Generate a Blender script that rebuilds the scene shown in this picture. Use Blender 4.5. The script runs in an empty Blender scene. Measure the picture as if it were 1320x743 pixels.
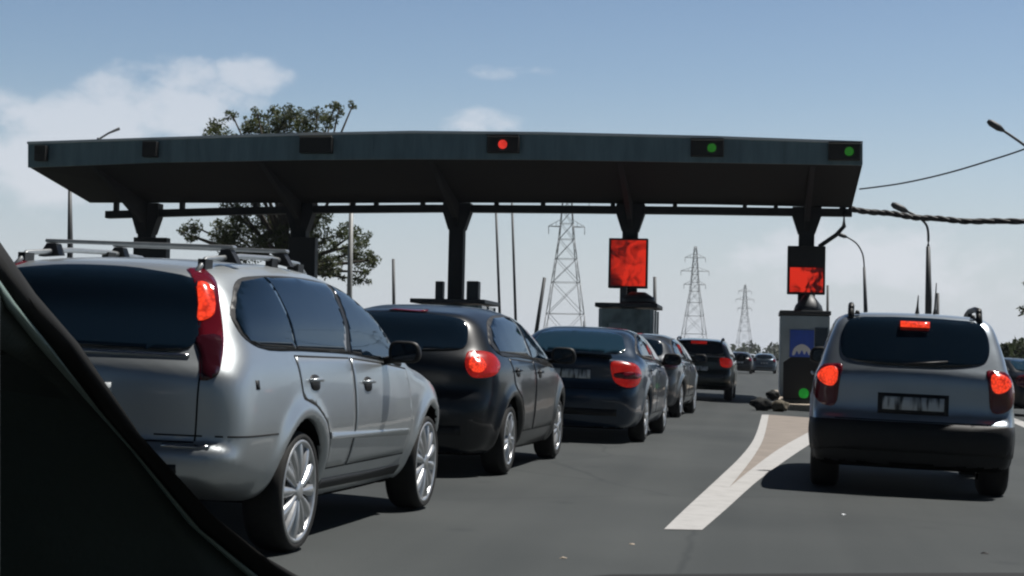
import bpy, bmesh, math, random
import numpy as np
from mathutils import Vector, Matrix
from mathutils.bvhtree import BVHTree

random.seed(7)
rng = np.random.default_rng(7)
S = bpy.context.scene
COL = S.collection
R = math.radians
CROSS = 0.025                       # crossfall of the carriageway (falls to the right)
ROLL = math.atan(CROSS)

# ------------------------------------------------------------------ camera
CF, CH = 2200.0, 1.13
CAM = Vector((0, 0, CH))
_F = Vector((-0.14017029, 0.98941527, 0.03754623))
_R = Vector((0.98998972, 0.13941761, 0.02197917))
_U = Vector((-0.01651192, -0.04025121, 0.99905315))

def at(px, py, Y):
    """world point seen at photo pixel (px,py) at the distance Y down the road"""
    d = _F + _R * ((px - 660) / CF) - _U * ((py - 371.5) / CF)
    return CAM + d * (Y / d.y)

def gz(x):
    return -CROSS * max(-16.0, min(16.0, x))

def ground(px, py):
    d = _F + _R * ((px - 660) / CF) - _U * ((py - 371.5) / CF)
    t = -CH / (d.z + CROSS * d.x)
    return CAM + d * t

cd = bpy.data.cameras.new('camera')
cam = bpy.data.objects.new('camera', cd)
COL.objects.link(cam)
M3 = Matrix((( _R.x, _U.x, -_F.x), (_R.y, _U.y, -_F.y), (_R.z, _U.z, -_F.z)))
cam.matrix_world = Matrix.Translation(CAM) @ M3.to_4x4()
cd.sensor_width = 36; cd.lens = 60.0
cd.clip_start = 0.02; cd.clip_end = 6000
S.camera = cam

# ------------------------------------------------------------------ materials
def nmat(name):
    m = bpy.data.materials.new(name); m.use_nodes = True
    nt = m.node_tree
    return m, nt, nt.nodes['Principled BSDF']

def pbr(name, col, rough=0.5, metal=0.0, coat=0.0, var=0.0, scale=8.0, bump=0.0, bscale=60.0, spec=0.5, detail=6):
    m, nt, b = nmat(name)
    b.inputs['Base Color'].default_value = (*col, 1)
    b.inputs['Roughness'].default_value = rough
    b.inputs['Metallic'].default_value = metal
    b.inputs['Coat Weight'].default_value = coat
    b.inputs['Coat Roughness'].default_value = 0.05
    b.inputs['Specular IOR Level'].default_value = spec
    if var or bump:
        tc = nt.nodes.new('ShaderNodeTexCoord')
    if var:
        n = nt.nodes.new('ShaderNodeTexNoise'); n.inputs['Scale'].default_value = scale
        n.inputs['Detail'].default_value = detail
        nt.links.new(tc.outputs['Object'], n.inputs['Vector'])
        r = nt.nodes.new('ShaderNodeValToRGB')
        r.color_ramp.elements[0].position = 0.3; r.color_ramp.elements[1].position = 0.7
        r.color_ramp.elements[0].color = (*[c * (1 - var) for c in col], 1)
        r.color_ramp.elements[1].color = (*[min(1, c * (1 + var)) for c in col], 1)
        nt.links.new(n.outputs['Fac'], r.inputs['Fac'])
        nt.links.new(r.outputs['Color'], b.inputs['Base Color'])
    if bump:
        n2 = nt.nodes.new('ShaderNodeTexNoise'); n2.inputs['Scale'].default_value = bscale
        n2.inputs['Detail'].default_value = 4
        nt.links.new(tc.outputs['Object'], n2.inputs['Vector'])
        bp = nt.nodes.new('ShaderNodeBump'); bp.inputs['Strength'].default_value = bump
        bp.inputs['Distance'].default_value = 0.02
        nt.links.new(n2.outputs['Fac'], bp.inputs['Height'])
        nt.links.new(bp.outputs['Normal'], b.inputs['Normal'])
    return m

def glow(name, col, strength, base=(0.2, 0.01, 0.01), rough=0.25):
    m, nt, b = nmat(name)
    b.inputs['Base Color'].default_value = (*base, 1)
    b.inputs['Roughness'].default_value = rough
    b.inputs['Emission Color'].default_value = (*col, 1)
    b.inputs['Emission Strength'].default_value = strength
    return m

def lens(m, lo=0.35, scale=55.0):
    nt = m.node_tree; b = nt.nodes['Principled BSDF']; st = b.inputs['Emission Strength'].default_value
    tc = nt.nodes.new('ShaderNodeTexCoord'); v = nt.nodes.new('ShaderNodeTexVoronoi'); v.inputs['Scale'].default_value = scale
    n = nt.nodes.new('ShaderNodeTexNoise'); n.inputs['Scale'].default_value = 9.0
    nt.links.new(tc.outputs['Object'], v.inputs['Vector']); nt.links.new(tc.outputs['Object'], n.inputs['Vector'])
    a = nt.nodes.new('ShaderNodeMath'); a.operation = 'MULTIPLY'; nt.links.new(v.outputs['Distance'], a.inputs[0]); nt.links.new(n.outputs['Fac'], a.inputs[1])
    r = nt.nodes.new('ShaderNodeMapRange'); nt.links.new(a.outputs[0], r.inputs['Value'])
    r.inputs['From Min'].default_value = .05; r.inputs['From Max'].default_value = .5; r.inputs['To Min'].default_value = st * 1.25; r.inputs['To Max'].default_value = st * lo
    nt.links.new(r.outputs[0], b.inputs['Emission Strength'])

def paint(name, col, metal=0.55, rough=0.38, dirt=0.12, coat=0.8):
    """car paint: clear coat, a little road dust mottling"""
    m = pbr(name, col, rough, metal, coat, dirt, 3.0)
    return m

M = dict(
    silver=paint('silver_paint', (0.47, 0.505, 0.525), 0.8, 0.38, 0.05, 0.5),
    silver2=paint('silver_grey_paint', (0.38, 0.43, 0.48), 0.8, 0.36, 0.05, 0.5),
    black=paint('black_paint', (0.004, 0.007, 0.011), 0.0, 0.3, 0.2, 0.3),
    navy=paint('dark_blue_paint', (0.012, 0.03, 0.058), 0.35, 0.3, 0.2, 0.7),
    grey=paint('dark_grey_paint', (0.05, 0.058, 0.068), 0.4, 0.32, 0.2),
    green=paint('dark_green_paint', (0.010, 0.018, 0.014), 0.3, 0.3, 0.2),
    blueish=paint('steel_blue_paint', (0.10, 0.14, 0.18), 0.5, 0.32, 0.2),
    white=paint('white_paint', (0.55, 0.56, 0.57), 0.0, 0.35, 0.1),
    glass=pbr('tinted_glass', (0.005, 0.012, 0.022), 0.04, 0, 0, spec=0.6),
    trim=pbr('black_trim', (0.008, 0.008, 0.009), 0.5, 0, 0, 0.2, 10),
    sackdark=pbr('dark_sacking', (0.010, 0.011, 0.010), 0.9, 0, 0, 0.4, 12, 0.4, 30),
    sacktan=pbr('tan_sacking', (0.10, 0.085, 0.06), 0.9, 0, 0, 0.4, 12, 0.4, 30),
    plastic=pbr('black_plastic', (0.008, 0.009, 0.010), 0.6, 0, 0, 0.2, 10),
    seam=pbr('door_gap', (0.002, 0.002, 0.002), 0.9),
    under=pbr('underbody', (0.004, 0.004, 0.004), 0.95, spec=0.1),
    glassblue=pbr('sky_reflection_glass', (0.012, 0.035, 0.055), 0.05, 0, 1.0, spec=0.9),  # blue base colour and strong gloss stand in for reflected sky
    rubber=pbr('tyre_rubber', (0.012, 0.012, 0.012), 0.8, 0, 0, 0.25, 30),
    alloy=pbr('wheel_silver', (0.55, 0.56, 0.57), 0.32, 0.75, 0.3, 0.12, 14),
    chrome=pbr('chrome', (0.6, 0.6, 0.6), 0.15, 1.0),
    rail=pbr('rail_metal', (0.42, 0.44, 0.45), 0.35, 0.7, 0, 0.1, 20),
    redlens=pbr('red_lens', (0.115, 0.006, 0.014), 0.12, 0, 0.5),
    darklens=pbr('dark_red_lens', (0.03, 0.004, 0.008), 0.12, 0, 0.5),
    clear=pbr('clear_lens', (0.5, 0.5, 0.52), 0.12, 0, 0.5),
    brake=glow('brake_lamp', (1.0, 0.06, 0.02), 0.62),
    brake_soft=glow('tail_lamp', (1.0, 0.03, 0.02), 0.13),
    plate=None,
    steel=pbr('canopy_cladding', (0.12, 0.20, 0.24), 0.45, 0.3, 0, 0.22, 0.7),
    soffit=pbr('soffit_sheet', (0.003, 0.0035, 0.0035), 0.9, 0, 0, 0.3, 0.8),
    column=pbr('column_paint', (0.007, 0.010, 0.014), 0.7, 0.0, 0, 0.25, 1.5),
    signal=pbr('signal_housing', (0.012, 0.012, 0.012), 0.6),
    boothglass=pbr('booth_glass', (0.26, 0.32, 0.30), 0.12, 0, 0, 0.55, 2.2),
    booth=pbr('booth_panel', (0.32, 0.40, 0.45), 0.5, 0.1, 0, 0.15, 1.6),
    boothdark=pbr('booth_trim', (0.03, 0.036, 0.042), 0.5, 0, 0, 0.2, 2),
    boothpale=pbr('booth_frame', (0.5, 0.55, 0.53), 0.5, 0, 0, 0.15, 2),
    blue=pbr('blue_sign', (0.03, 0.10, 0.55), 0.4, 0, 0, 0.15, 3),
    whitep=pbr('sign_white', (0.75, 0.78, 0.82), 0.5),
    greenlamp=glow('green_lamp', (0.03, 1.0, 0.08), 0.11, (0.01, 0.1, 0.02)),
    greensig=glow('green_signal', (0.12, 1.0, 0.05), 0.07, (0.01, 0.1, 0.02)),
    redsig=glow('red_signal', (1.0, 0.05, 0.03), 0.45),
    marking=None,
    conc=pbr('concrete', (0.33, 0.28, 0.225), 0.85, 0, 0, 0.14, 2.5, 0.2, 40),
    paving=pbr('beige_paving', (0.22, 0.19, 0.165), 0.85, 0, 0, 0.14, 2.5, 0.15, 50),
    pole=pbr('pole_paint', (0.07, 0.075, 0.08), 0.55, 0.3, 0, 0.2, 2),
    palepole=pbr('pale_pole', (0.33, 0.34, 0.34), 0.55, 0.2, 0, 0.15, 2),
    galv=pbr('galvanised_steel', (0.27, 0.28, 0.29), 0.6, 0.0, 0, 0.15, 2),
    cable=pbr('cable_sheath', (0.012, 0.012, 0.014), 0.6),
    bark=pbr('bark', (0.05, 0.042, 0.032), 0.9, 0, 0, 0.3, 6, 0.5, 20),
    cabin=pbr('pillar_trim', (0.028, 0.042, 0.037), 0.7, 0, 0, 0.2, 18, 0.1, 250),
    cabinhighlight=pbr('pillar_highlight_tone', (0.20, 0.27, 0.245), 0.5, 0, 0, 0.15, 18),  # paler than the pillar trim: edge highlight put into the colour
    seal=pbr('rubber_seal', (0.004, 0.004, 0.004), 0.8),
)

for k_ in ('brake', 'brake_soft', 'redsig', 'greensig', 'greenlamp'): lens(M[k_])

def plate_mat():
    m, nt, b = nmat('number_plate')
    b.inputs['Roughness'].default_value = 0.4
    tc = nt.nodes.new('ShaderNodeTexCoord'); mp = nt.nodes.new('ShaderNodeMapping')
    mp.inputs['Scale'].default_value = (24, 1, 5)
    nt.links.new(tc.outputs['Object'], mp.inputs['Vector'])
    n = nt.nodes.new('ShaderNodeTexNoise'); n.inputs['Scale'].default_value = 1.0; n.inputs['Detail'].default_value = 1.0
    nt.links.new(mp.outputs['Vector'], n.inputs['Vector'])
    r = nt.nodes.new('ShaderNodeValToRGB')
    r.color_ramp.elements[0].position = 0.36; r.color_ramp.elements[1].position = 0.52
    r.color_ramp.elements[0].color = (0.04, 0.045, 0.05, 1); r.color_ramp.elements[1].color = (0.6, 0.64, 0.66, 1)
    nt.links.new(n.outputs['Fac'], r.inputs['Fac']); nt.links.new(r.outputs['Color'], b.inputs['Base Color'])
    return m
M['plate'] = plate_mat()

def asphalt_mat():
    m, nt, b = nmat('asphalt')
    L = nt.links.new; N = nt.nodes.new
    tc = N('ShaderNodeTexCoord')
    n1 = N('ShaderNodeTexNoise'); n1.inputs['Scale'].default_value = 0.35; n1.inputs['Detail'].default_value = 5
    L(tc.outputs['Object'], n1.inputs['Vector'])
    mp = N('ShaderNodeMapping'); mp.inputs['Scale'].default_value = (1.1, 0.035, 1)
    L(tc.outputs['Object'], mp.inputs['Vector'])
    n2 = N('ShaderNodeTexNoise'); n2.inputs['Scale'].default_value = 1.0; n2.inputs['Detail'].default_value = 4
    L(mp.outputs['Vector'], n2.inputs['Vector'])
    n3 = N('ShaderNodeTexNoise'); n3.inputs['Scale'].default_value = 90; n3.inputs['Detail'].default_value = 3
    L(tc.outputs['Object'], n3.inputs['Vector'])
    add = N('ShaderNodeMath'); add.operation = 'ADD'
    L(n1.outputs['Fac'], add.inputs[0]); L(n2.outputs['Fac'], add.inputs[1])
    m2 = N('ShaderNodeMath'); m2.operation = 'MULTIPLY_ADD'; m2.inputs[1].default_value = 0.35
    L(n3.outputs['Fac'], m2.inputs[0]); L(add.outputs[0], m2.inputs[2])
    r = N('ShaderNodeValToRGB')
    r.color_ramp.elements[0].position = 0.75; r.color_ramp.elements[1].position = 1.6
    r.color_ramp.elements[0].color = (0.026, 0.031, 0.033, 1); r.color_ramp.elements[1].color = (0.064, 0.070, 0.070, 1)
    vo = N('ShaderNodeTexVoronoi'); vo.inputs['Scale'].default_value = 0.9; vo.inputs['Randomness'].default_value = 1.0
    L(tc.outputs['Object'], vo.inputs['Vector'])
    sp_ = N('ShaderNodeMapRange'); L(vo.outputs['Distance'], sp_.inputs['Value']); sp_.inputs['From Min'].default_value = .02; sp_.inputs['From Max'].default_value = .12
    sp_.inputs['To Min'].default_value = -.28; sp_.inputs['To Max'].default_value = 0
    vc = N('ShaderNodeTexVoronoi'); vc.feature = 'DISTANCE_TO_EDGE'; vc.inputs['Scale'].default_value = .22
    wp = N('ShaderNodeVectorMath'); wp.operation = 'MULTIPLY_ADD'; wp.inputs[1].default_value = (.5, .5, .5)
    L(n1.outputs['Color'], wp.inputs[0]); L(tc.outputs['Object'], wp.inputs[2]); L(wp.outputs[0], vc.inputs['Vector'])
    ck = N('ShaderNodeMapRange'); L(vc.outputs['Distance'], ck.inputs['Value']); ck.inputs['From Max'].default_value = .006
    ck.inputs['To Min'].default_value = -.30; ck.inputs['To Max'].default_value = 0
    s1 = N('ShaderNodeMath'); s1.operation = 'ADD'; L(sp_.outputs[0], s1.inputs[0]); L(ck.outputs[0], s1.inputs[1])
    s2 = N('ShaderNodeMath'); s2.operation = 'ADD'; L(m2.outputs[0], s2.inputs[0]); L(s1.outputs[0], s2.inputs[1]); m2 = s2
    mr = N('ShaderNodeMapRange'); mr.inputs['From Min'].default_value = 0.75; mr.inputs['From Max'].default_value = 1.6
    L(m2.outputs[0], mr.inputs['Value'])
    r.color_ramp.elements[0].position = 0.0; r.color_ramp.elements[1].position = 1.0
    L(mr.outputs[0], r.inputs['Fac']); L(r.outputs['Color'], b.inputs['Base Color'])
    b.inputs['Roughness'].default_value = 0.8
    b.inputs['Specular IOR Level'].default_value = 0.3
    bp = N('ShaderNodeBump'); bp.inputs['Strength'].default_value = 0.25; bp.inputs['Distance'].default_value = 0.01
    L(n3.outputs['Fac'], bp.inputs['Height']); L(bp.outputs['Normal'], b.inputs['Normal'])
    return m
M['asphalt'] = asphalt_mat()

def cladding():
    m, nt, b = nmat('weathered_cladding'); L = nt.links.new; N = nt.nodes.new
    tc = N('ShaderNodeTexCoord'); mp = N('ShaderNodeMapping'); mp.inputs['Scale'].default_value = (3.0, 1, .35)
    L(tc.outputs['Object'], mp.inputs['Vector'])
    n = N('ShaderNodeTexNoise'); n.inputs['Scale'].default_value = 1.6; n.inputs['Detail'].default_value = 7; n.inputs['Roughness'].default_value = .65
    L(mp.outputs['Vector'], n.inputs['Vector'])
    r = N('ShaderNodeValToRGB'); r.color_ramp.elements[0].position = .32; r.color_ramp.elements[1].position = .68
    r.color_ramp.elements[0].color = (.12, .19, .22, 1); r.color_ramp.elements[1].color = (.19, .285, .33, 1)
    L(n.outputs['Fac'], r.inputs['Fac']); L(r.outputs['Color'], b.inputs['Base Color'])
    b.inputs['Roughness'].default_value = .5; b.inputs['Metallic'].default_value = .2
    return m
M['steel'] = cladding()

def worn_paint():
    m, nt, b = nmat('worn_road_paint')
    L = nt.links.new; N = nt.nodes.new
    tc = N('ShaderNodeTexCoord')
    n1 = N('ShaderNodeTexNoise'); n1.inputs['Scale'].default_value = 5; n1.inputs['Detail'].default_value = 8
    n1.inputs['Roughness'].default_value = 0.7
    L(tc.outputs['Object'], n1.inputs['Vector'])
    r = N('ShaderNodeValToRGB')
    r.color_ramp.elements[0].position = 0.28; r.color_ramp.elements[1].position = 0.55
    r.color_ramp.elements[0].color = (0.31, 0.305, 0.30, 1); r.color_ramp.elements[1].color = (0.40, 0.395, 0.39, 1)
    L(n1.outputs['Fac'], r.inputs['Fac']); L(r.outputs['Color'], b.inputs['Base Color'])
    b.inputs['Roughness'].default_value = 0.75
    return m
M['marking'] = worn_paint()

def led_mat(name, lo, hi, split):
    """LED matrix scanned by the shutter: lit red in ragged patches"""
    m, nt, b = nmat(name)
    L = nt.links.new; N = nt.nodes.new
    b.inputs['Base Color'].default_value = (0.03, 0.006, 0.006, 1); b.inputs['Roughness'].default_value = 0.5
    tc = N('ShaderNodeTexCoord'); n = N('ShaderNodeTexNoise'); n.inputs['Scale'].default_value = 2.6
    n.inputs['Detail'].default_value = 5; n.inputs['Distortion'].default_value = 1.2
    L(tc.outputs['Object'], n.inputs['Vector'])
    sx = N('ShaderNodeSeparateXYZ'); L(tc.outputs['Object'], sx.inputs[0])
    ma = N('ShaderNodeMath'); ma.operation = 'MULTIPLY_ADD'; ma.inputs[1].default_value = split; 
    L(sx.outputs['X'], ma.inputs[0]); L(n.outputs['Fac'], ma.inputs[2])
    r = N('ShaderNodeValToRGB'); r.color_ramp.elements[0].position = lo; r.color_ramp.elements[1].position = hi
    r.color_ramp.elements[0].color = (0.05, 0.001, 0.001, 1); r.color_ramp.elements[1].color = (0.9, 0.035, 0.015, 1)
    L(ma.outputs[0], r.inputs['Fac']); L(r.outputs['Color'], b.inputs['Emission Color'])
    b.inputs['Emission Strength'].default_value = 0.44
    return m
M['led'] = led_mat('red_led_matrix', 0.30, 0.62, 0.25)
M['led2'] = led_mat('red_led_matrix_part', 0.40, 0.55, -0.28)

def leaf_mat(name, a, bcol):
    m, nt, b = nmat(name)
    L = nt.links.new; N = nt.nodes.new
    tc = N('ShaderNodeTexCoord'); n = N('ShaderNodeTexNoise'); n.inputs['Scale'].default_value = 1.3; n.inputs['Detail'].default_value = 6
    L(tc.outputs['Object'], n.inputs['Vector'])
    r = N('ShaderNodeValToRGB'); r.color_ramp.elements[0].position = 0.35; r.color_ramp.elements[1].position = 0.65
    r.color_ramp.elements[0].color = (*a, 1); r.color_ramp.elements[1].color = (*bcol, 1)
    L(n.outputs['Fac'], r.inputs['Fac']); L(r.outputs['Color'], b.inputs['Base Color'])
    b.inputs['Roughness'].default_value = 0.6
    tr = N('ShaderNodeBsdfTranslucent'); L(r.outputs['Color'], tr.inputs['Color'])
    mx = N('ShaderNodeMixShader'); mx.inputs[0].default_value = 0.4
    L(b.outputs[0], mx.inputs[1]); L(tr.outputs[0], mx.inputs[2])
    L(mx.outputs[0], [q for q in nt.nodes if q.type == 'OUTPUT_MATERIAL'][0].inputs['Surface'])
    return m
M['leaf'] = leaf_mat('leaves', (0.04, 0.058, 0.02), (0.12, 0.14, 0.055))
M['leafdark'] = leaf_mat('far_leaves', (0.028, 0.042, 0.02), (0.06, 0.075, 0.035))
M['dirt'] = pbr('dry_grass', (0.075, 0.085, 0.05), 0.95, 0, 0, 0.35, 0.08)

# ------------------------------------------------------------------ object helpers
def tag(o, label=None, cat=None, group=None, kind=None):
    if label: o['label'] = label
    if cat: o['category'] = cat
    if group: o['group'] = group
    if kind: o['kind'] = kind
    return o

def thing(name, label, cat, loc=(0, 0, 0), rot=(0, 0, 0), group=None):
    o = bpy.data.objects.new(name, None); COL.objects.link(o)
    o.empty_display_size = 0.3
    o.location = loc; o.rotation_euler = rot
    return tag(o, label, cat, group)

def obj(name, me, mat=None, parent=None, smooth=False):
    if mat is not None:
        me.materials.append(mat)
    if smooth:
        for p in me.polygons: p.use_smooth = True
    o = bpy.data.objects.new(name, me); COL.objects.link(o)
    if parent: o.parent = parent
    return o

class MB:
    """collects solids into one mesh"""
    def __init__(s): s.bm = bmesh.new()
    def box(s, x0, x1, y0, y1, z0, z1, bev=0.0):
        r = bmesh.ops.create_cube(s.bm, size=1.0)
        vs = r['verts']
        for v in vs:
            v.co = Vector((x0 + (v.co.x + .5) * (x1 - x0), y0 + (v.co.y + .5) * (y1 - y0), z0 + (v.co.z + .5) * (z1 - z0)))
        if bev:
            es = list({e for v in vs for e in v.link_edges})
            bmesh.ops.bevel(s.bm, geom=es, offset=bev, segments=2, affect='EDGES', profile=0.5)
        return s
    def tube(s, pts, r, n=8, caps=True):
        pts = [Vector(p) for p in pts]
        rs = r if isinstance(r, (list, tuple)) else [r] * len(pts)
        rings = []
        for i, p in enumerate(pts):
            t = (pts[min(i + 1, len(pts) - 1)] - pts[max(i - 1, 0)]).normalized()
            a = t.cross(Vector((0, 0, 1)))
            if a.length < 1e-3: a = t.cross(Vector((1, 0, 0)))
            a.normalize(); b = t.cross(a)
            rings.append([s.bm.verts.new(p + (a * math.cos(2 * math.pi * k / n) + b * math.sin(2 * math.pi * k / n)) * rs[i]) for k in range(n)])
        for i in range(len(rings) - 1):
            for k in range(n):
                f = s.bm.faces.new((rings[i][k], rings[i][(k + 1) % n], rings[i + 1][(k + 1) % n], rings[i + 1][k]))
                f.smooth = True
        if caps:
            s.bm.faces.new(rings[0][::-1]); s.bm.faces.new(rings[-1])
        return s
    def prism(s, poly, axis, a, b):
        """extrude a 2-D polygon along axis: 'x' -> (y,z), 'y' -> (x,z), 'z' -> (x,y)"""
        def P(p, t):
            return {'x': (t, p[0], p[1]), 'y': (p[0], t, p[1]), 'z': (p[0], p[1], t)}[axis]
        v0 = [s.bm.verts.new(P(p, a)) for p in poly]; v1 = [s.bm.verts.new(P(p, b)) for p in poly]
        n = len(poly)
        for i in range(n):
            s.bm.faces.new((v0[i], v0[(i + 1) % n], v1[(i + 1) % n], v1[i]))
        s.bm.faces.new(v0[::-1]); s.bm.faces.new(v1)
        return s
    def grid(s, rows, close=False):
        vs = [[s.bm.verts.new(p) for p in r] for r in rows]
        for i in range(len(vs) - 1):
            m = len(vs[i])
            for k in range(m if close else m - 1):
                f = s.bm.faces.new((vs[i][k], vs[i][(k + 1) % m], vs[i + 1][(k + 1) % m], vs[i + 1][k])); f.smooth = True
        return s
    def build(s, name, mat, parent=None):
        bmesh.ops.recalc_face_normals(s.bm, faces=s.bm.faces)
        me = bpy.data.meshes.new(name); s.bm.to_mesh(me); s.bm.free()
        return obj(name, me, mat, parent)

def catmull(pts, n=8, closed=True):
    P = np.array(pts, float); m = len(P); out = []
    rngi = range(m) if closed else range(m - 1)
    for i in rngi:
        if closed: p0, p1, p2, p3 = P[i - 1], P[i], P[(i + 1) % m], P[(i + 2) % m]
        else: p0, p1, p2, p3 = P[max(i - 1, 0)], P[i], P[i + 1], P[min(i + 2, m - 1)]
        # centripetal
        def tj(a, b): return max(1e-6, np.linalg.norm(b - a)) ** 0.5
        t0 = 0; t1 = t0 + tj(p0, p1); t2 = t1 + tj(p1, p2); t3 = t2 + tj(p2, p3)
        for k in range(n):
            t = t1 + (t2 - t1) * k / n
            A1 = (t1 - t) / (t1 - t0) * p0 + (t - t0) / (t1 - t0) * p1
            A2 = (t2 - t) / (t2 - t1) * p1 + (t - t1) / (t2 - t1) * p2
            A3 = (t3 - t) / (t3 - t2) * p2 + (t - t2) / (t3 - t2) * p3
            B1 = (t2 - t) / (t2 - t0) * A1 + (t - t0) / (t2 - t0) * A2
            B2 = (t3 - t) / (t3 - t1) * A2 + (t - t1) / (t3 - t1) * A3
            out.append((t2 - t) / (t2 - t1) * B1 + (t - t1) / (t2 - t1) * B2)
    if not closed: out.append(P[-1])
    return np.array(out)

# ------------------------------------------------------------------ car bodies: implicit surface -> surface nets
def smax(a, b, k):
    h = np.maximum(k - np.abs(a - b), 0) / k
    return np.maximum(a, b) + h * h * k * 0.25

def poly_sdf(P, yy, zz):
    Y, Z = np.meshgrid(yy, zz, indexing='ij')
    d2 = np.full(Y.shape, 1e9); ins = np.zeros(Y.shape, bool)
    m = len(P)
    for i in range(m):
        a = P[i]; b = P[(i + 1) % m]; e = b - a
        wy = Y - a[0]; wz = Z - a[1]
        t = np.clip((wy * e[0] + wz * e[1]) / (e @ e + 1e-12), 0, 1)
        d2 = np.minimum(d2, (wy - e[0] * t) ** 2 + (wz - e[1] * t) ** 2)
        c = (a[1] > Z) != (b[1] > Z)
        if abs(e[1]) > 1e-12:
            ins ^= c & (Y < a[0] + (Z - a[1]) / e[1] * e[0])
    return np.where(ins, -1, 1) * np.sqrt(d2)

def tab(t, x):
    t = np.array(t, float)
    c = catmull(t, 6, False)
    return np.interp(x, c[:, 0], c[:, 1])

def body_field(sp, h):
    P = catmull(sp['side'], 6)
    L = P[:, 0].max(); Ht = P[:, 1].max(); W = max(w for _, w in sp['w']) + 0.06
    nx = int(W / h) + 3
    xx = (np.arange(-nx, nx + 1)) * h
    yy = np.arange(-0.25, L + 0.3, h); zz = np.arange(P[:, 1].min() - 3 * h, Ht + 4 * h, h)
    # fine 2-D tables
    sd = poly_sdf(P, yy, zz)
    hw = tab(sp['w'], zz)[None, :] + tab(sp['plan'], yy)[:, None]
    bz0, bz1 = sp['belt'], Ht
    gf = np.clip((zz - bz0) / (bz1 - bz0), 0, 1)
    hw = hw + tab(sp['ghouse'], yy)[:, None] * gf[None, :]
    for (wy, r) in sp['wheels']:
        rr = np.hypot(yy[:, None] - wy, zz[None, :] - sp['wr'])
        hw = hw + sp.get('flare', 0.02) * np.exp(-((rr - r - 0.05) / 0.055) ** 2) * (zz[None, :] < bz0)
    f = np.empty((len(xx), len(yy), len(zz)), np.float32)
    mid = L * 0.5
    for i, x in enumerate(xx):
        q = (abs(x) / 0.85) ** 2.4
        sh = np.where(yy < mid, -sp['bow'][0] * q, sp['bow'][1] * q) * np.clip(np.abs(yy - mid) / (0.3 * L) - 0.3, 0, 1)
        crown = sp['crown'] * (abs(x) / 0.7) ** 2.2
        yq = yy + sh
        # shift in y (rear bows), then in z (roof crown) only in the upper half
        A = np.empty_like(sd)
        for k in range(len(zz)):
            A[:, k] = np.interp(yq, yy, sd[:, k])
        up = np.clip((zz - 0.7) / 0.3, 0, 1)
        zq = zz + crown * up
        for j in range(len(yy)):
            A[j] = np.interp(zq, zz, A[j])
        f[i] = smax(A, abs(x) - hw, sp['k'])
    return f, xx, yy, zz

def surface_nets(f, xx, yy, zz):
    h = xx[1] - xx[0]
    nx, ny, nz = f.shape
    s = f < 0
    cnt = np.zeros((nx - 1, ny - 1, nz - 1), np.float32)
    acc = np.zeros((nx - 1, ny - 1, nz - 1, 3), np.float32)
    for ax in range(3):
        o = [a for a in range(3) if a != ax]
        for d0 in (0, 1):
            for d1 in (0, 1):
                sl0 = [None] * 3; sl1 = [None] * 3
                sl0[ax] = slice(0, -1); sl1[ax] = slice(1, None)
                for a, d in zip(o, (d0, d1)):
                    sl0[a] = sl1[a] = slice(d, f.shape[a] - 1 + d)
                f0 = f[tuple(sl0)]; f1 = f[tuple(sl1)]
                cr = (f0 < 0) != (f1 < 0)
                t = np.where(cr, f0 / np.where(cr, f0 - f1, 1), 0)
                cnt += cr
                acc[..., ax] += t
                acc[..., o[0]] += cr * d0; acc[..., o[1]] += cr * d1
    act = cnt > 0
    idx = -np.ones(cnt.shape, np.int64); idx[act] = np.arange(act.sum())
    ijk = np.argwhere(act)
    V = (ijk + acc[act] / cnt[act][:, None]) 
    quads = []
    for ax in range(3):
        o = [a for a in range(3) if a != ax]
        sl0 = [slice(1, -1)] * 3; sl1 = [slice(1, -1)] * 3
        sl0[ax] = slice(0, -1); sl1[ax] = slice(1, None)
        a0 = s[tuple(sl0)]; a1 = s[tuple(sl1)]
        cr = np.argwhere(a0 != a1)
        if len(cr) == 0: continue
        flip = a0[tuple(cr.T)]
        base = cr.copy(); base[:, o[0]] += 1; base[:, o[1]] += 1
        def g(d0, d1):
            b = base.copy(); b[:, o[0]] += d0; b[:, o[1]] += d1
            return idx[tuple(b.T)]
        q = np.stack([g(-1, -1), g(0, -1), g(0, 0), g(-1, 0)], 1)
        if ax == 1: flip = ~flip
        q[~flip] = q[~flip][:, ::-1]
        quads.append(q)
    Q = np.concatenate(quads)
    Q = Q[(Q >= 0).all(1)]
    # push the vertices on to the surface
    G = np.stack(np.gradient(f), -1)
    def samp(A, v):
        i = np.clip(v.astype(int), 0, np.array(f.shape) - 2); t = v - i
        out = 0
        for dx in (0, 1):
            for dy in (0, 1):
                for dz in (0, 1):
                    w = (t[:, 0] if dx else 1 - t[:, 0]) * (t[:, 1] if dy else 1 - t[:, 1]) * (t[:, 2] if dz else 1 - t[:, 2])
                    a = A[i[:, 0] + dx, i[:, 1] + dy, i[:, 2] + dz]
                    out = out + (w[:, None] * a if a.ndim == 2 else w * a)
        return out
    for _ in range(3):
        fv = samp(f, V); gv = samp(G, V)
        st = (fv / np.maximum((gv ** 2).sum(1), 1e-4 * h * h))[:, None] * gv
        n = np.linalg.norm(st, axis=1, keepdims=True)
        V = V - st * np.minimum(1, 0.5 / np.maximum(n, 1e-9))
    W = np.stack([xx[0] + V[:, 0] * h, yy[0] + V[:, 1] * h, zz[0] + V[:, 2] * h], 1)
    return W, Q

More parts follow.
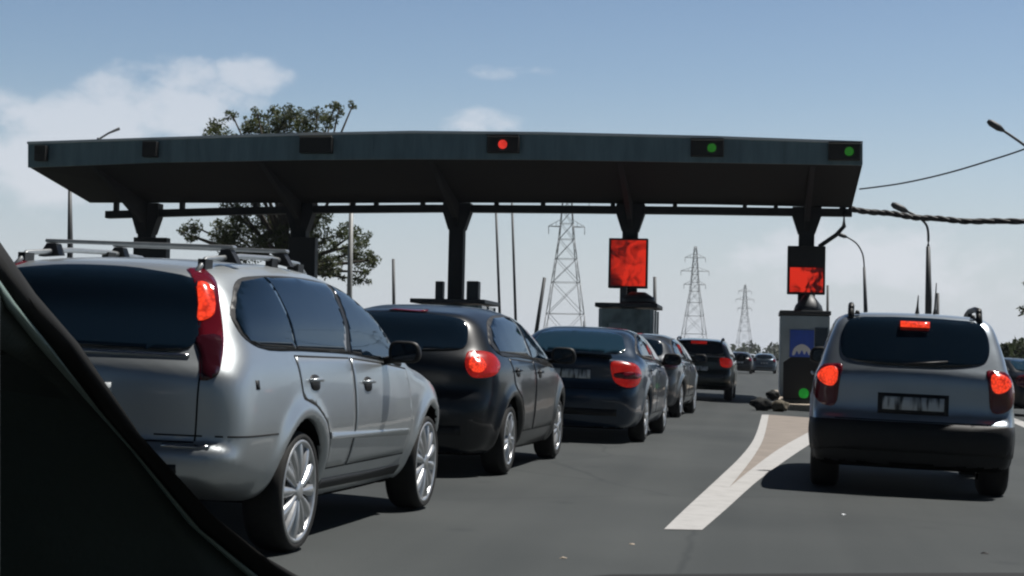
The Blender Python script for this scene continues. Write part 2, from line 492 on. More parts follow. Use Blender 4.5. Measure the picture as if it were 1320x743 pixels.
def mesh_np(name, V, Q):
    me = bpy.data.meshes.new(name)
    me.vertices.add(len(V)); me.vertices.foreach_set('co', V.astype(np.float32).ravel())
    me.loops.add(Q.size); me.loops.foreach_set('vertex_index', Q.astype(np.int32).ravel())
    me.polygons.add(len(Q)); me.polygons.foreach_set('loop_start', np.arange(0, Q.size, Q.shape[1], dtype=np.int32))
    me.polygons.foreach_set('use_smooth', np.ones(len(Q), bool))
    me.update(calc_edges=True); me.validate()
    return me

def patch(name, bvh, pts, d, off, mat, parent, res=0.04, skirt=0.02, smooth=0, yo=0.0):
    """a panel that hugs the body: polygon of rough 3-D points seen along direction d, shrunk on to the shell"""
    d = Vector(d).normalized()
    a = Vector((0, 0, 1)).cross(d).normalized() if abs(d.z) < 0.9 else Vector((1, 0, 0))
    b = d.cross(a).normalized()
    poly = np.array([(Vector(p).dot(a), Vector(p).dot(b)) for p in pts])
    if smooth: poly = catmull(poly, smooth)
    bm = bmesh.new()
    f = bm.faces.new([bm.verts.new((x, y, 0)) for x, y in poly])
    bmesh.ops.triangulate(bm, faces=[f])
    for ax in (0, 1):
        lo, hi = poly[:, ax].min(), poly[:, ax].max()
        n = max(1, int((hi - lo) / res))
        for k in range(1, n):
            no = Vector((1, 0, 0)) if ax == 0 else Vector((0, 1, 0))
            bmesh.ops.bisect_plane(bm, geom=bm.verts[:] + bm.edges[:] + bm.faces[:], dist=1e-6,
                                   plane_co=no * (lo + (hi - lo) * k / n), plane_no=no)
    bmesh.ops.remove_doubles(bm, verts=bm.verts[:], dist=1e-5)
    for v in bm.verts:
        o = a * v.co.x + b * v.co.y
        h, n, i, _ = bvh.ray_cast(o - d * 8, d)
        if h is None:
            h, n, i, _ = bvh.find_nearest(o + d * (Vector(pts[0]).dot(d)))
        if n.dot(d) > 0: n = -n
        v.co = h + n * off
    if skirt:
        be = [e for e in bm.edges if len(e.link_faces) == 1]
        r = bmesh.ops.extrude_edge_only(bm, edges=be)
        for v in [g for g in r['geom'] if isinstance(g, bmesh.types.BMVert)]:
            v.co += d * skirt
    bmesh.ops.recalc_face_normals(bm, faces=bm.faces)
    big = max(bm.faces, key=lambda q: q.calc_area())
    if big.normal.dot(d) > 0:
        bmesh.ops.reverse_faces(bm, faces=bm.faces[:])
    for q in bm.faces: q.smooth = abs(q.normal.dot(d)) > 0.02
    for v in bm.verts: v.co.y -= yo
    me = bpy.data.meshes.new(name); bm.to_mesh(me); bm.free()
    return obj(name, me, mat, parent)

# ------------------------------------------------------------------ wheels
def lathe_x(mb, prof, n=40):
    """profile of (x, r) spun about the X axis"""
    mb.grid([[Vector((x, r * math.cos(2 * math.pi * k / n), r * math.sin(2 * math.pi * k / n))) for k in range(n)] for x, r in prof], close=True)

def wheel_meshes(r, rim, wd, style):
    mb = MB()                                            # tyre (outer face towards +x)
    lathe_x(mb, [(-wd, rim - .02), (-wd, rim), (-wd - .004, (rim + r) / 2), (-wd + .02, r - .008), (-wd + .05, r), (-.05, r), (-.018, r - .008),
                 (0.004, (rim + r) / 2), (-.004, rim), (-.02, rim - .015)])
    bmesh.ops.recalc_face_normals(mb.bm, faces=mb.bm.faces)
    ty = bpy.data.meshes.new('tyre'); mb.bm.to_mesh(ty); mb.bm.free(); ty.materials.append(M['rubber'])
    mb = MB()                                            # dark barrel and brake disc behind the spokes
    lathe_x(mb, [(-wd, rim - .02), (-.09, rim - .02), (-.085, .05), (-.08, .001)], 32)
    bmesh.ops.recalc_face_normals(mb.bm, faces=mb.bm.faces)
    ba = bpy.data.meshes.new('wheel'); mb.bm.to_mesh(ba); mb.bm.free(); ba.materials.append(M['under'])
    mb = MB()
    lathe_x(mb, [(-.05, rim - .03), (-.012, rim - .028), (.000, rim - .016), (-.002, rim - .002), (-.02, rim + .001)], 48)
    lathe_x(mb, [(-.06, .07), (-.012, .062), (.002, .045), (.006, .02), (.006, .0005)], 24)
    def spoke(th, w0, w1, tw=0.0):
        rows = []
        for k in range(6):
            t = k / 5; rr = .05 + (rim - .022 - .05) * t; w = w0 + (w1 - w0) * t
            xo = -.004 + .010 * math.sin(math.pi * t) - .004 * t
            a = th + tw * t
            cy, cz = math.cos(a), math.sin(a)
            row = []
            for (s_, dx) in ((-1, -.035), (-.9, -.006), (0, .003), (.9, -.006), (1, -.035)):
                row.append(Vector((xo + dx, rr * cy - s_ * w * cz, rr * cz + s_ * w * cy)))
            rows.append(row)
        mb.grid(rows)
    if style == 'cover12':
        for k in range(12):
            spoke(2 * math.pi * k / 12 + .1, .012, .036)
    elif style == 'twin5':
        for k in range(5):
            for s_ in (-.17, .17):
                spoke(2 * math.pi * k / 5 + .3 + s_, .016, .022, s_ * .25)
    else:
        for k in range(7):
            spoke(2 * math.pi * k / 7, .024, .034)
    bmesh.ops.recalc_face_normals(mb.bm, faces=mb.bm.faces)
    rm = bpy.data.meshes.new('rim'); mb.bm.to_mesh(rm); mb.bm.free(); rm.materials.append(M['alloy'])
    return ba, ty, rm

def add_wheels(car, sp):
    ba, ty, rm = wheel_meshes(sp['wr'], sp['rim'], sp.get('wd', .2), sp['wheel_style'])
    for wy, _ in sp['wheels']:
        for s_ in (1, -1):
            w = bpy.data.objects.new('wheel', ba); COL.objects.link(w); w.parent = car
            w.location = (s_ * sp['track'], wy - sp['yo'], sp['wr'])
            w.rotation_euler = (random.uniform(0, 6), 0, 0) if s_ > 0 else (random.uniform(0, 6), 0, math.pi)
            for nm, me in (('tyre', ty), ('rim', rm)):
                c = bpy.data.objects.new(nm, me); COL.objects.link(c); c.parent = w

# ------------------------------------------------------------------ car assembly
def make_body(car, sp, mat, h):
    f, xx, yy, zz = body_field(sp, h)
    V, Q = surface_nets(f, xx, yy, zz)
    full = BVHTree.FromPolygons([tuple(v) for v in V], [tuple(q) for q in Q])
    X = np.abs(xx)[:, None, None]
    for (wy, r) in sp['wheels']:
        rr = np.hypot(yy[:, None] - wy, zz[None, :] - sp['wr'] - 0.01)[None]
        inner = sp['track'] - sp.get('wd', .2) - 0.05
        cyl = np.maximum(rr - r, inner - X)
        f = np.maximum(f, -cyl.astype(np.float32))
    V, Q = surface_nets(f, xx, yy, zz)
    # wells and floor pan are dark: they are separate sheets of the same shell
    c = V[Q].mean(1)
    well = np.zeros(len(Q), bool)
    for (wy, r) in sp['wheels']:
        rr = np.hypot(c[:, 1] - wy, c[:, 2] - sp['wr'] - 0.01)
        well |= (rr < r + 0.004) & (np.abs(c[:, 0]) < np.interp(c[:, 2], *np.array(sp['w']).T) - 0.012)
    zmin = min(z for _, z in sp['side'])
    well |= c[:, 2] < zmin + 0.035
    V[:, 1] -= sp['yo']
    me = mesh_np('body', V, Q)
    me.materials.append(mat); me.materials.append(M['under']); me.materials.append(M['plastic'])
    mi = well.astype(np.int32)
    if 'clad' in sp:
        za, ya, zb = sp['clad']
        mi[(((c[:, 2] < za) & (c[:, 1] < ya)) | (c[:, 2] < zb)) & ~well] = 2
    me.polygons.foreach_set('material_index', mi); me.update()
    o = bpy.data.objects.new('body', me); COL.objects.link(o); o.parent = car
    return full

def sidepts(pl, s_):
    return [(s_ * 0.8, y, z) for y, z in pl]

def build_car(name, label, cat, sp, mat, loc, yaw, h, group=None):
    car = thing(name, label, cat, loc, (0, ROLL, -R(yaw)), group)
    bv = make_body(car, sp, mat, h)
    yo = sp['yo']
    res = sp.get('res', 0.04)
    def P(n, pts, d, off, m, par=car, **k):
        return patch(n, bv, pts, d, off, m, par, yo=yo, res=res, **k)
    for s_ in (1, -1):
        d = (-s_, 0, 0)
        if 'trimline' in sp:
            P('window_trim', sidepts(sp['trimline'], s_), d, .003, M['trim'], smooth=4)
        for w in sp['windows']:
            P('side_window', sidepts(w, s_), d, .006, M['glass'], smooth=0)
        for dr in sp.get('doors', []):
            P('door_gap', sidepts(dr['gap'], s_), d, .0015, M['seam'], skirt=0)
            do = P('door', sidepts(dr['panel'], s_), d, .0035, mat)
            if 'handle' in dr:
                y, z = dr['handle']
                hc = P('handle_recess', sidepts([(y - .07, z - .03), (y + .07, z - .03), (y + .07, z + .03), (y - .07, z + .03)], s_), d, .005, M['trim'], do, smooth=4)
                hh, hn, _, _ = bv.ray_cast(Vector((s_ * 3, y, z + .012)), Vector(d))
                mb = MB(); x = hh.x
                mb.tube([(x + s_ * .004, y - yo - .09, z + .012), (x + s_ * .028, y - yo - .06, z + .016), (x + s_ * .032, y - yo, z + .018), (x + s_ * .028, y - yo + .06, z + .016), (x + s_ * .004, y - yo + .09, z + .012)], [.008, .011, .012, .011, .008])
                mb.build('handle', sp.get('handle_mat', mat), do)
        for nm, pl, m_, off in sp.get('side_bits', []):
            P(nm, sidepts(pl, s_), d, off, M[m_])
        for nm, pl, dd, m_, off in sp.get('corner_bits', []):
            P(nm, [(s_ * x, y, z) for x, y, z in pl], (s_ * dd[0], dd[1], dd[2]), off, M[m_], smooth=sp.get('corner_smooth', 3))
        # mirror
        my, mz = sp['mirror']; ms = sp.get('mirror_scale', 1.0)
        hh, hn, _, _ = bv.ray_cast(Vector((s_ * 3, my, mz - .04)), Vector(d))
        x = abs(hh.x) if hh else 0.8
        mb = MB()
        prof = catmull([(-.10, -.06), (.0, -.075), (.11, -.06), (.13, .0), (.10, .075), (.0, .09), (-.10, .075), (-.12, 0)], 3)
        rows = []
        for (yy_, sc) in ((-.045, .82), (-.04, .97), (-.02, 1.0), (.03, .9), (.07, .62), (.085, .3)):
            rows.append([Vector((s_ * (x + sp.get('mirror_out', .12) + px * sc * ms), my - yo + yy_, mz + .06 + pz * sc * ms)) for px, pz in prof])
        mb.grid(rows, close=True)
        mb.bm.faces.new([v for v in mb.bm.verts[:len(prof)]]); mb.bm.faces.new([v for v in mb.bm.verts[-len(prof):]])
        mb.tube([(s_ * (x - .03), my - yo + .02, mz), (s_ * (x + .1), my - yo + .01, mz + .03)], .025)
        mr = mb.build('wing_mirror', M[sp.get('mirror_mat', 'trim')], car)
        mg = MB(); mg.prism([(s_ * (x + sp.get('mirror_out', .12) + px * .76 * ms), mz + .06 + pz * .76 * ms) for px, pz in prof], 'y', my - yo - .0505, my - yo - .046)
        mg.build('mirror_glass', M['glass'], mr)
    for nm, pl, m_, off in sp.get('rear_bits', []):
        P(nm, [(x, 0, z) for x, z in pl], (0, 1, 0), off, M[m_], smooth=(4 if nm in ('rear_window',) else 0))
    for nm, pl, m_, off in sp.get('front_bits', []):
        P(nm, [(x, 9, z) for x, z in pl], (0, -1, 0), off, M[m_], smooth=(4 if nm in ('windscreen',) else 0))
    for nm, pl, m_, off in sp.get('top_bits', []):
        P(nm, [(x, y, 2) for x, y in pl], (0, 0, -1), off, M[m_])
    add_wheels(car, sp)
    return car, bv

def rect(x0, x1, z0, z1): return [(x0, z0), (x1, z0), (x1, z1), (x0, z1)]

def car_loc(rr, yaw, sp):
    """place the car by the outer contact of its rear right tyre"""
    a = -R(yaw)
    x = rr[0] - math.cos(a) * sp['track']; y = rr[1] - math.sin(a) * sp['track']
    return (x, y, gz(x))

# ================================================================== the silver estate car
wag = dict(
    side=[(.10, .42), (.55, .30), (1.4, .22), (3.9, .20), (4.45, .24), (4.60, .42), (4.62, .56), (4.55, .74), (4.36, .86), (3.95, .955), (3.42, 1.045),
          (3.05, 1.235), (2.66, 1.42), (2.25, 1.505), (1.75, 1.530), (1.2, 1.518), (.75, 1.485), (.46, 1.445), (.37, 1.40), (.28, 1.22), (.15, 1.03), (.10, .94), (.10, .64), (.095, .60), (.065, .578), (.05, .53), (.06, .46)],
    w=[(.15, .72), (.24, .775), (.32, .82), (.42, .860), (.5, .884), (.58, .899), (.66, .906), (.75, .902), (.85, .891), (.95, .872), (1.02, .848), (1.1, .817), (1.2, .785), (1.35, .70), (1.43, .645), (1.5, .58), (1.6, .47)],
    plan=[(-.3, -.13), (0, -.085), (.3, -.035), (.8, -.008), (1.4, 0), (3.5, 0), (4.1, -.05), (4.45, -.14), (5, -.3)],
    ghouse=[(-.3, -.07), (.3, -.05), (1.0, 0), (2.2, .01), (3.4, -.05), (5, -.1)],
    belt=1.0, bow=(.13, .25), crown=.035, k=.13, wheels=[(1.10, .372), (3.75, .372)], wr=.318, rim=.272, wd=.205, track=.89, flare=.028,
    wheel_style='cover12', yo=1.10, res=.035, mirror=(2.66, .995), mirror_scale=.82,
    trimline=[(.74, 1.402), (.56, 1.335), (.43, 1.22), (.44, 1.12), (.58, 1.064), (1.2, 1.05), (2.0, 1.036), (2.7, .996), (3.06, .98), (2.99, 1.10), (2.79, 1.28), (2.52, 1.402), (2.1, 1.449), (1.6, 1.455), (1.1, 1.438)],
    windows=[[(.75, 1.392), (.58, 1.325), (.48, 1.25), (.446, 1.20), (.455, 1.13), (.50, 1.095), (.60, 1.072), (1.08, 1.06), (1.11, 1.43)],
             [(1.09, 1.06), (1.935, 1.046), (2.01, 1.15), (2.08, 1.30), (2.14, 1.44), (1.6, 1.447), (1.12, 1.43)],
             [(2.03, 1.045), (2.66, 1.008), (2.96, .996), (2.93, 1.10), (2.76, 1.27), (2.50, 1.39), (2.21, 1.434), (2.13, 1.25)]],
    doors=[dict(gap=[(1.965, 1.0), (1.965, .40), (1.56, .40), (1.53, .53), (1.42, .66), (1.22, .76), (1.06, .80), (1.03, 1.03), (1.95, 1.02)],
                panel=[(1.955, .992), (1.955, .41), (1.575, .41), (1.545, .54), (1.43, .672), (1.23, .772), (1.07, .81), (1.042, 1.018), (1.94, 1.01)], handle=(1.27, .885)),
           dict(gap=[(1.975, 1.02), (1.975, .40), (3.22, .40), (3.25, .6), (3.19, .8), (3.12, .955), (2.7, .985)],
                panel=[(1.985, 1.01), (1.985, .41), (3.21, .41), (3.238, .6), (3.18, .8), (3.11, .945), (2.7, .973)], handle=(2.23, .865))],
    side_bits=[('side_moulding', [(1.50, .575), (3.18, .53), (3.18, .566), (1.49, .613)], 'silver', .014),
               ('sill_trim', [(1.56, .285), (3.25, .27), (3.25, .33), (1.56, .345)], 'plastic', .006),
               ('bumper_gap', [(.10, .632), (.70, .632), (.70, .640), (.10, .640)], 'seam', .002),
               ('fuel_flap', [(.43, .86), (.47, .86), (.47, .905), (.43, .905)], 'plastic', .003),
               ('headlight', [(4.22, .72), (4.45, .70), (4.40, .80), (4.1, .87), (4.0, .85)], 'clear', .005)],
    corner_bits=[('tail_light', [(.62, .34, 1.43), (.655, .44, 1.435), (.72, .36, 1.28), (.79, .27, 1.10), (.825, .19, 1.0), (.80, .16, .93), (.75, .11, .90), (.745, .15, 1.05), (.675, .26, 1.24), (.62, .32, 1.38)], (-.75, .66, 0), 'redlens', .006),
                 ('tail_lamp', [(.645, .32, 1.37), (.675, .36, 1.36), (.72, .31, 1.22), (.70, .23, 1.18), (.675, .27, 1.26)], (-.75, .66, 0), 'brake', .009),
                 ('reverse_lamp', [(.735, .16, 1.10), (.79, .25, 1.11), (.82, .185, 1.0), (.80, .16, .925), (.755, .115, .90), (.745, .14, 1.0)], (-.75, .66, 0), 'darklens', .010)],
    rear_bits=[('rear_window', [(-.59, 1.05), (-.6, 1.2), (-.56, 1.36), (-.3, 1.42), (0, 1.435), (.3, 1.42), (.56, 1.36), (.6, 1.2), (.59, 1.05), (.3, 1.03), (0, 1.03), (-.3, 1.03)], 'glass', .006),
               ('tailgate_gap', [(-.66, .60), (.66, .60), (.66, .608), (-.66, .608)], 'seam', .002),
               ('tailgate_gap', [(.66, .61), (.668, .61), (.675, .93), (.667, .93)], 'seam', .002),
               ('tailgate_trim', [(-.1, 1.005), (.6, 1.005), (.6, 1.018), (-.1, 1.018)], 'chrome', .008),
               ('number_plate', rect(-.26, .26, .76, .87), 'plate', .012),
               ('bumper_lip', [(.52, .578), (.74, .578), (.74, .592), (.52, .592)], 'chrome', .006),
               ('bumper_insert', rect(-.6, .6, .46, .50), 'plastic', .004)],
    front_bits=[('windscreen', [(-.62, 1.10), (-.5, 1.40), (0, 1.44), (.5, 1.40), (.62, 1.10), (0, 1.08)], 'glass', .006),
                ('grille', rect(-.45, .45, .62, .72), 'trim', .006)],
)
yawW = 3.58
wagon, wbv = build_car('estate_car', 'silver estate car with roof rack beside the windscreen pillar, last of the left queue', 'car', wag, M['silver'],
                       car_loc((-2.3445, 8.7437), yawW, wag), yawW, .02)
def top_z(bv, x, y):
    h, n, _, _ = bv.ray_cast(Vector((x, y, 4)), Vector((0, 0, -1)))
    return h.z
def roof_rails(car, bv, yo, ys, x0, mat, r=.018, lift=.06):
    for s_ in (1, -1):
        pts = []
        for k, y in enumerate(ys):
            e = k in (0, len(ys) - 1)
            pts.append((s_ * (x0 + (0 if e else -.0)), y - yo, top_z(bv, s_ * x0, y) + (-.01 if e else lift)))
        rl = MB().tube(pts, r).build('roof_rail', mat, car)
        for y in (ys[1], ys[len(ys) // 2], ys[-2]):
            z = top_z(bv, s_ * x0, y); mb = MB()
            mb.box(s_ * x0 - .02, s_ * x0 + .02, y - yo - .05, y - yo + .05, z - .02, z + lift)
            mb.build('rail_foot', M['trim'], rl)
roof_rails(wagon, wbv, 1.1, [.50, .62, 1.1, 1.6, 2.05, 2.2], .49, M['rail'], .014, .045)
for k, y in enumerate((.92, 1.75)):
    zb = top_z(wbv, .49, y) + .095
    mb = MB(); mb.box(-.53, .53, y - 1.1 - .03, y - 1.1 + .03, zb - .010, zb + .010, .008)
    cb = mb.build('roof_bar', M['rail'], wagon)
    for s_ in (1, -1):
        z = top_z(wbv, s_ * .49, y)
        mb = MB(); mb.prism([(s_ * .56, z + .01), (s_ * .44, z + .02), (s_ * .465, zb - .013), (s_ * .515, zb - .013)], 'y', y - 1.1 - .035, y - 1.1 + .035)
        mb.build('bar_clamp', M['trim'], cb)

# ================================================================== black hatchback
hat = dict(
    side=[(.10, .21), (.5, .18), (1.6, .17), (3.6, .17), (4.1, .24), (4.22, .42), (4.24, .56), (4.15, .76), (3.85, .90), (3.35, .99), (3.05, 1.07),
          (2.65, 1.28), (2.2, 1.43), (1.75, 1.475), (1.2, 1.47), (.75, 1.43), (.42, 1.385), (.34, 1.33), (.20, 1.13), (.10, 1.02), (.07, .93), (.06, .74), (.02, .66), (0, .55), (.02, .36)],
    w=[(.12, .77), (.20, .82), (.35, .87), (.5, .892), (.7, .90), (.85, .895), (.93, .88), (1.0, .85), (1.15, .775), (1.3, .69), (1.4, .62), (1.46, .54), (1.6, .42)],
    plan=[(-.3, -.20), (0, -.14), (.3, -.06), (.8, 0), (3.3, 0), (3.8, -.06), (4.2, -.16), (5, -.4)],
    ghouse=[(-.3, -.10), (.3, -.07), (1.0, -.01), (2.0, .01), (3.2, -.05), (5, -.1)],
    belt=.98, bow=(.17, .25), crown=.04, k=.16, wheels=[(.82, .36), (3.34, .36)], wr=.315, rim=.235, wd=.205, track=.885, flare=.03,
    wheel_style='twin5', yo=.82, res=.05, mirror=(2.75, .99),
    trimline=[(.72, 1.30), (.50, 1.14), (.56, 1.06), (1.2, 1.03), (2.0, 1.0), (2.92, .96), (2.78, 1.10), (2.5, 1.27), (2.15, 1.385), (1.6, 1.405), (1.1, 1.385)],
    windows=[[(.78, 1.29), (.60, 1.16), (.64, 1.075), (1.76, 1.03), (1.84, 1.385), (1.55, 1.39), (1.1, 1.37)],
             [(1.84, 1.025), (2.80, .98), (2.70, 1.10), (2.45, 1.265), (2.13, 1.372), (1.92, 1.385)]],
    doors=[dict(gap=[(1.78, .99), (1.78, .36), (1.24, .36), (1.2, .5), (1.05, .66), (.85, .75), (.82, 1.02)],
                panel=[(1.77, .98), (1.77, .37), (1.25, .37), (1.21, .51), (1.06, .67), (.86, .76), (.83, 1.01)], handle=(1.0, .90)),
           dict(gap=[(1.79, 1.0), (1.79, .36), (2.86, .36), (2.88, .6), (2.9, .93)],
                panel=[(1.80, .99), (1.80, .37), (2.85, .37), (2.87, .6), (2.89, .92)], handle=(2.0, .88))],
    side_bits=[('headlight', [(3.75, .72), (4.0, .70), (3.95, .80), (3.7, .86), (3.6, .83)], 'clear', .005)],
    corner_smooth=4,
    corner_bits=[('tail_light', [(.67, .12, 1.06), (.73, .2, 1.075), (.81, .38, 1.05), (.84, .46, .97), (.82, .38, .89), (.75, .2, .85), (.68, .12, .86), (.64, .09, .95)], (-.5, .86, 0), 'brake_soft', .008),
                 ('tail_lamp', [(.69, .14, 1.02), (.74, .2, 1.02), (.77, .24, .96), (.74, .2, .90), (.69, .14, .90), (.67, .1, .95)], (-.5, .86, 0), 'brake', .012)],
    rear_bits=[('rear_window', [(-.56, 1.10), (-.57, 1.2), (-.52, 1.32), (-.3, 1.365), (0, 1.375), (.3, 1.365), (.52, 1.32), (.57, 1.2), (.56, 1.10), (.3, 1.06), (0, 1.05), (-.3, 1.06)], 'glass', .006),
               ('high_brake_light', rect(-.17, .17, 1.385, 1.405), 'redlens', .01),
               ('number_plate', rect(-.26, .26, .70, .81), 'plate', .012),
               ('bumper_insert', rect(-.6, .6, .36, .44), 'plastic', .004)],
    front_bits=[('windscreen', [(-.6, 1.08), (-.5, 1.33), (0, 1.38), (.5, 1.33), (.6, 1.08), (0, 1.06)], 'glass', .006)],
)
yawH = 3.2
hatch, hbv = build_car('hatchback', 'black hatchback with round lit tail lamp right behind the dark blue saloon', 'car', hat, M['black'],
                       car_loc((-2.112, 14.922), yawH, hat), yawH, .025)

# ================================================================== dark blue saloon
sal = dict(
    side=[(.10, .20), (.5, .17), (1.6, .16), (3.9, .16), (4.45, .22), (4.58, .42), (4.60, .56), (4.5, .72), (4.2, .86), (3.7, .96), (3.3, 1.03),
          (2.85, 1.27), (2.4, 1.40), (1.95, 1.435), (1.45, 1.42), (1.1, 1.37), (.75, 1.22), (.48, 1.085), (.28, 1.055), (.10, 1.05), (.06, 1.01), (.06, .75), (.02, .66), (0, .54), (.03, .34)],
    w=[(.15, .77), (.22, .81), (.35, .865), (.5, .885), (.7, .895), (.88, .885), (.97, .86), (1.04, .81), (1.15, .755), (1.3, .665), (1.38, .60), (1.44, .52), (1.6, .38)],
    plan=[(-.3, -.18), (0, -.12), (.3, -.05), (.8, 0), (3.6, 0), (4.1, -.06), (4.5, -.16), (5, -.4)],
    ghouse=[(-.3, -.10), (.4, -.06), (1.2, -.01), (2.2, .01), (3.3, -.05), (5, -.1)],
    belt=.98, bow=(.15, .25), crown=.035, k=.13, wheels=[(.98, .36), (3.60, .36)], wr=.315, rim=.225, wd=.205, track=.88, flare=.02,
    wheel_style='seven', yo=.98, res=.06, mirror=(2.9, .98),
    trimline=[(.95, 1.20), (.78, 1.10), (.9, 1.05), (1.4, 1.035), (2.1, 1.01), (3.1, .97), (2.95, 1.10), (2.7, 1.25), (2.35, 1.345), (1.85, 1.365), (1.4, 1.335)],
    windows=[[(.98, 1.19), (.88, 1.11), (.95, 1.07), (1.98, 1.035), (2.05, 1.345), (1.8, 1.35), (1.42, 1.318)],
             [(2.06, 1.03), (3.0, .985), (2.87, 1.10), (2.65, 1.235), (2.33, 1.332), (2.12, 1.345)]],
    doors=[dict(gap=[(1.99, 1.0), (1.99, .34), (1.4, .34), (1.36, .5), (1.2, .66), (1.0, .74), (.98, 1.02)],
                panel=[(1.98, .99), (1.98, .35), (1.415, .35), (1.375, .51), (1.21, .67), (1.01, .75), (.99, 1.01)], handle=(1.18, .89)),
           dict(gap=[(2.0, 1.0), (2.0, .34), (3.08, .34), (3.1, .6), (3.1, .94)],
                panel=[(2.01, .99), (2.01, .35), (3.07, .35), (3.09, .6), (3.09, .93)], handle=(2.2, .87))],
    side_bits=[('headlight', [(4.05, .70), (4.35, .68), (4.3, .78), (4.0, .85), (3.9, .82)], 'clear', .005)],
    corner_bits=[('tail_light', [(.54, .06, .99), (.68, .14, 1.0), (.80, .32, .96), (.83, .40, .86), (.80, .30, .73), (.70, .14, .69), (.60, .08, .74), (.55, .06, .85)], (-.55, .83, 0), 'brake_soft', .008),
                 ('lens_stripe', [(.57, .08, .86), (.82, .36, .86), (.82, .36, .82), (.58, .08, .81)], (-.55, .83, 0), 'redlens', .012)],
    rear_bits=[('rear_window', [(-.60, 1.12), (-.57, 1.22), (-.5, 1.33), (0, 1.375), (.5, 1.33), (.57, 1.22), (.60, 1.12), (0, 1.09)], 'glassblue', .006),
               ('number_plate', rect(-.26, .26, .78, .89), 'plate', .012),
               ('boot_gap', rect(-.56, .56, .655, .663), 'seam', .002),
               ('bumper_insert', rect(-.6, .6, .34, .42), 'plastic', .004)],
    front_bits=[('windscreen', [(-.6, 1.06), (-.5, 1.29), (0, 1.33), (.5, 1.29), (.6, 1.06), (0, 1.04)], 'glass', .006)],
)
saloon, sbv = build_car('saloon_car', 'dark blue saloon with a sloping rear window between two dark cars', 'car', sal, M['navy'],
                        car_loc((-1.3213, 21.646), 2.2, sal), 2.2, .03)
mb = MB(); mb.tube([(-.05, 1.6 - .98, 1.40), (-.05, 1.52 - .98, 1.50)], [.012, .005]); mb.build('aerial', M['trim'], saloon)
mb = MB(); mb.grid([[Vector((x, y - .98, z - .015 * (x / .5) ** 2)) for x in np.linspace(-.5, .5, 12)] for y, z in ((.24, 1.055), (.14, 1.09), (.02, 1.105), (.02, 1.09), (.14, 1.068), (.24, 1.05))])
mb.build('boot_spoiler', M['navy'], saloon)

# fourth in the queue: same kind of shape, grey (own copy with its own description)
def copy_tree(o, parent=None):
    c = o.copy(); COL.objects.link(c)
    if parent: c.parent = parent; c.matrix_parent_inverse = o.matrix_parent_inverse.copy()
    for ch in list(o.children): copy_tree(ch, c)
    return c
def repaint(o, old, new):
    for ch in o.children_recursive:
        for sl in ch.material_slots:
            if sl.material == old:
                sl.link = 'OBJECT'; sl.material = new
q4 = copy_tree(hatch)
q4.name = 'hatchback'
q4['label'] = 'dark grey hatchback mostly hidden in front of the dark blue saloon'
p4 = car_loc((-1.25, 30.6), 3.6, hat); q4.location = p4; q4.rotation_euler = (0, ROLL, -R(3.6))
repaint(q4, M['black'], M['grey'])
repaint(q4, M['brake_soft'], M['darklens'])
for c in list(q4.children):
    if c.name.startswith(('tail_lamp',)): bpy.data.objects.remove(c)

unseen_car = copy_tree(hatch); unseen_car.name = 'hatchback'  # added car outside the view, darkens the reflection in the estate's tailgate
unseen_car['label'] = 'added unseen black hatchback behind the silver estate, darkening its tailgate reflection'
px_ = -3.62; unseen_car.location = (px_, 2.35, gz(px_)); unseen_car.rotation_euler = (0, ROLL, -R(2.0))

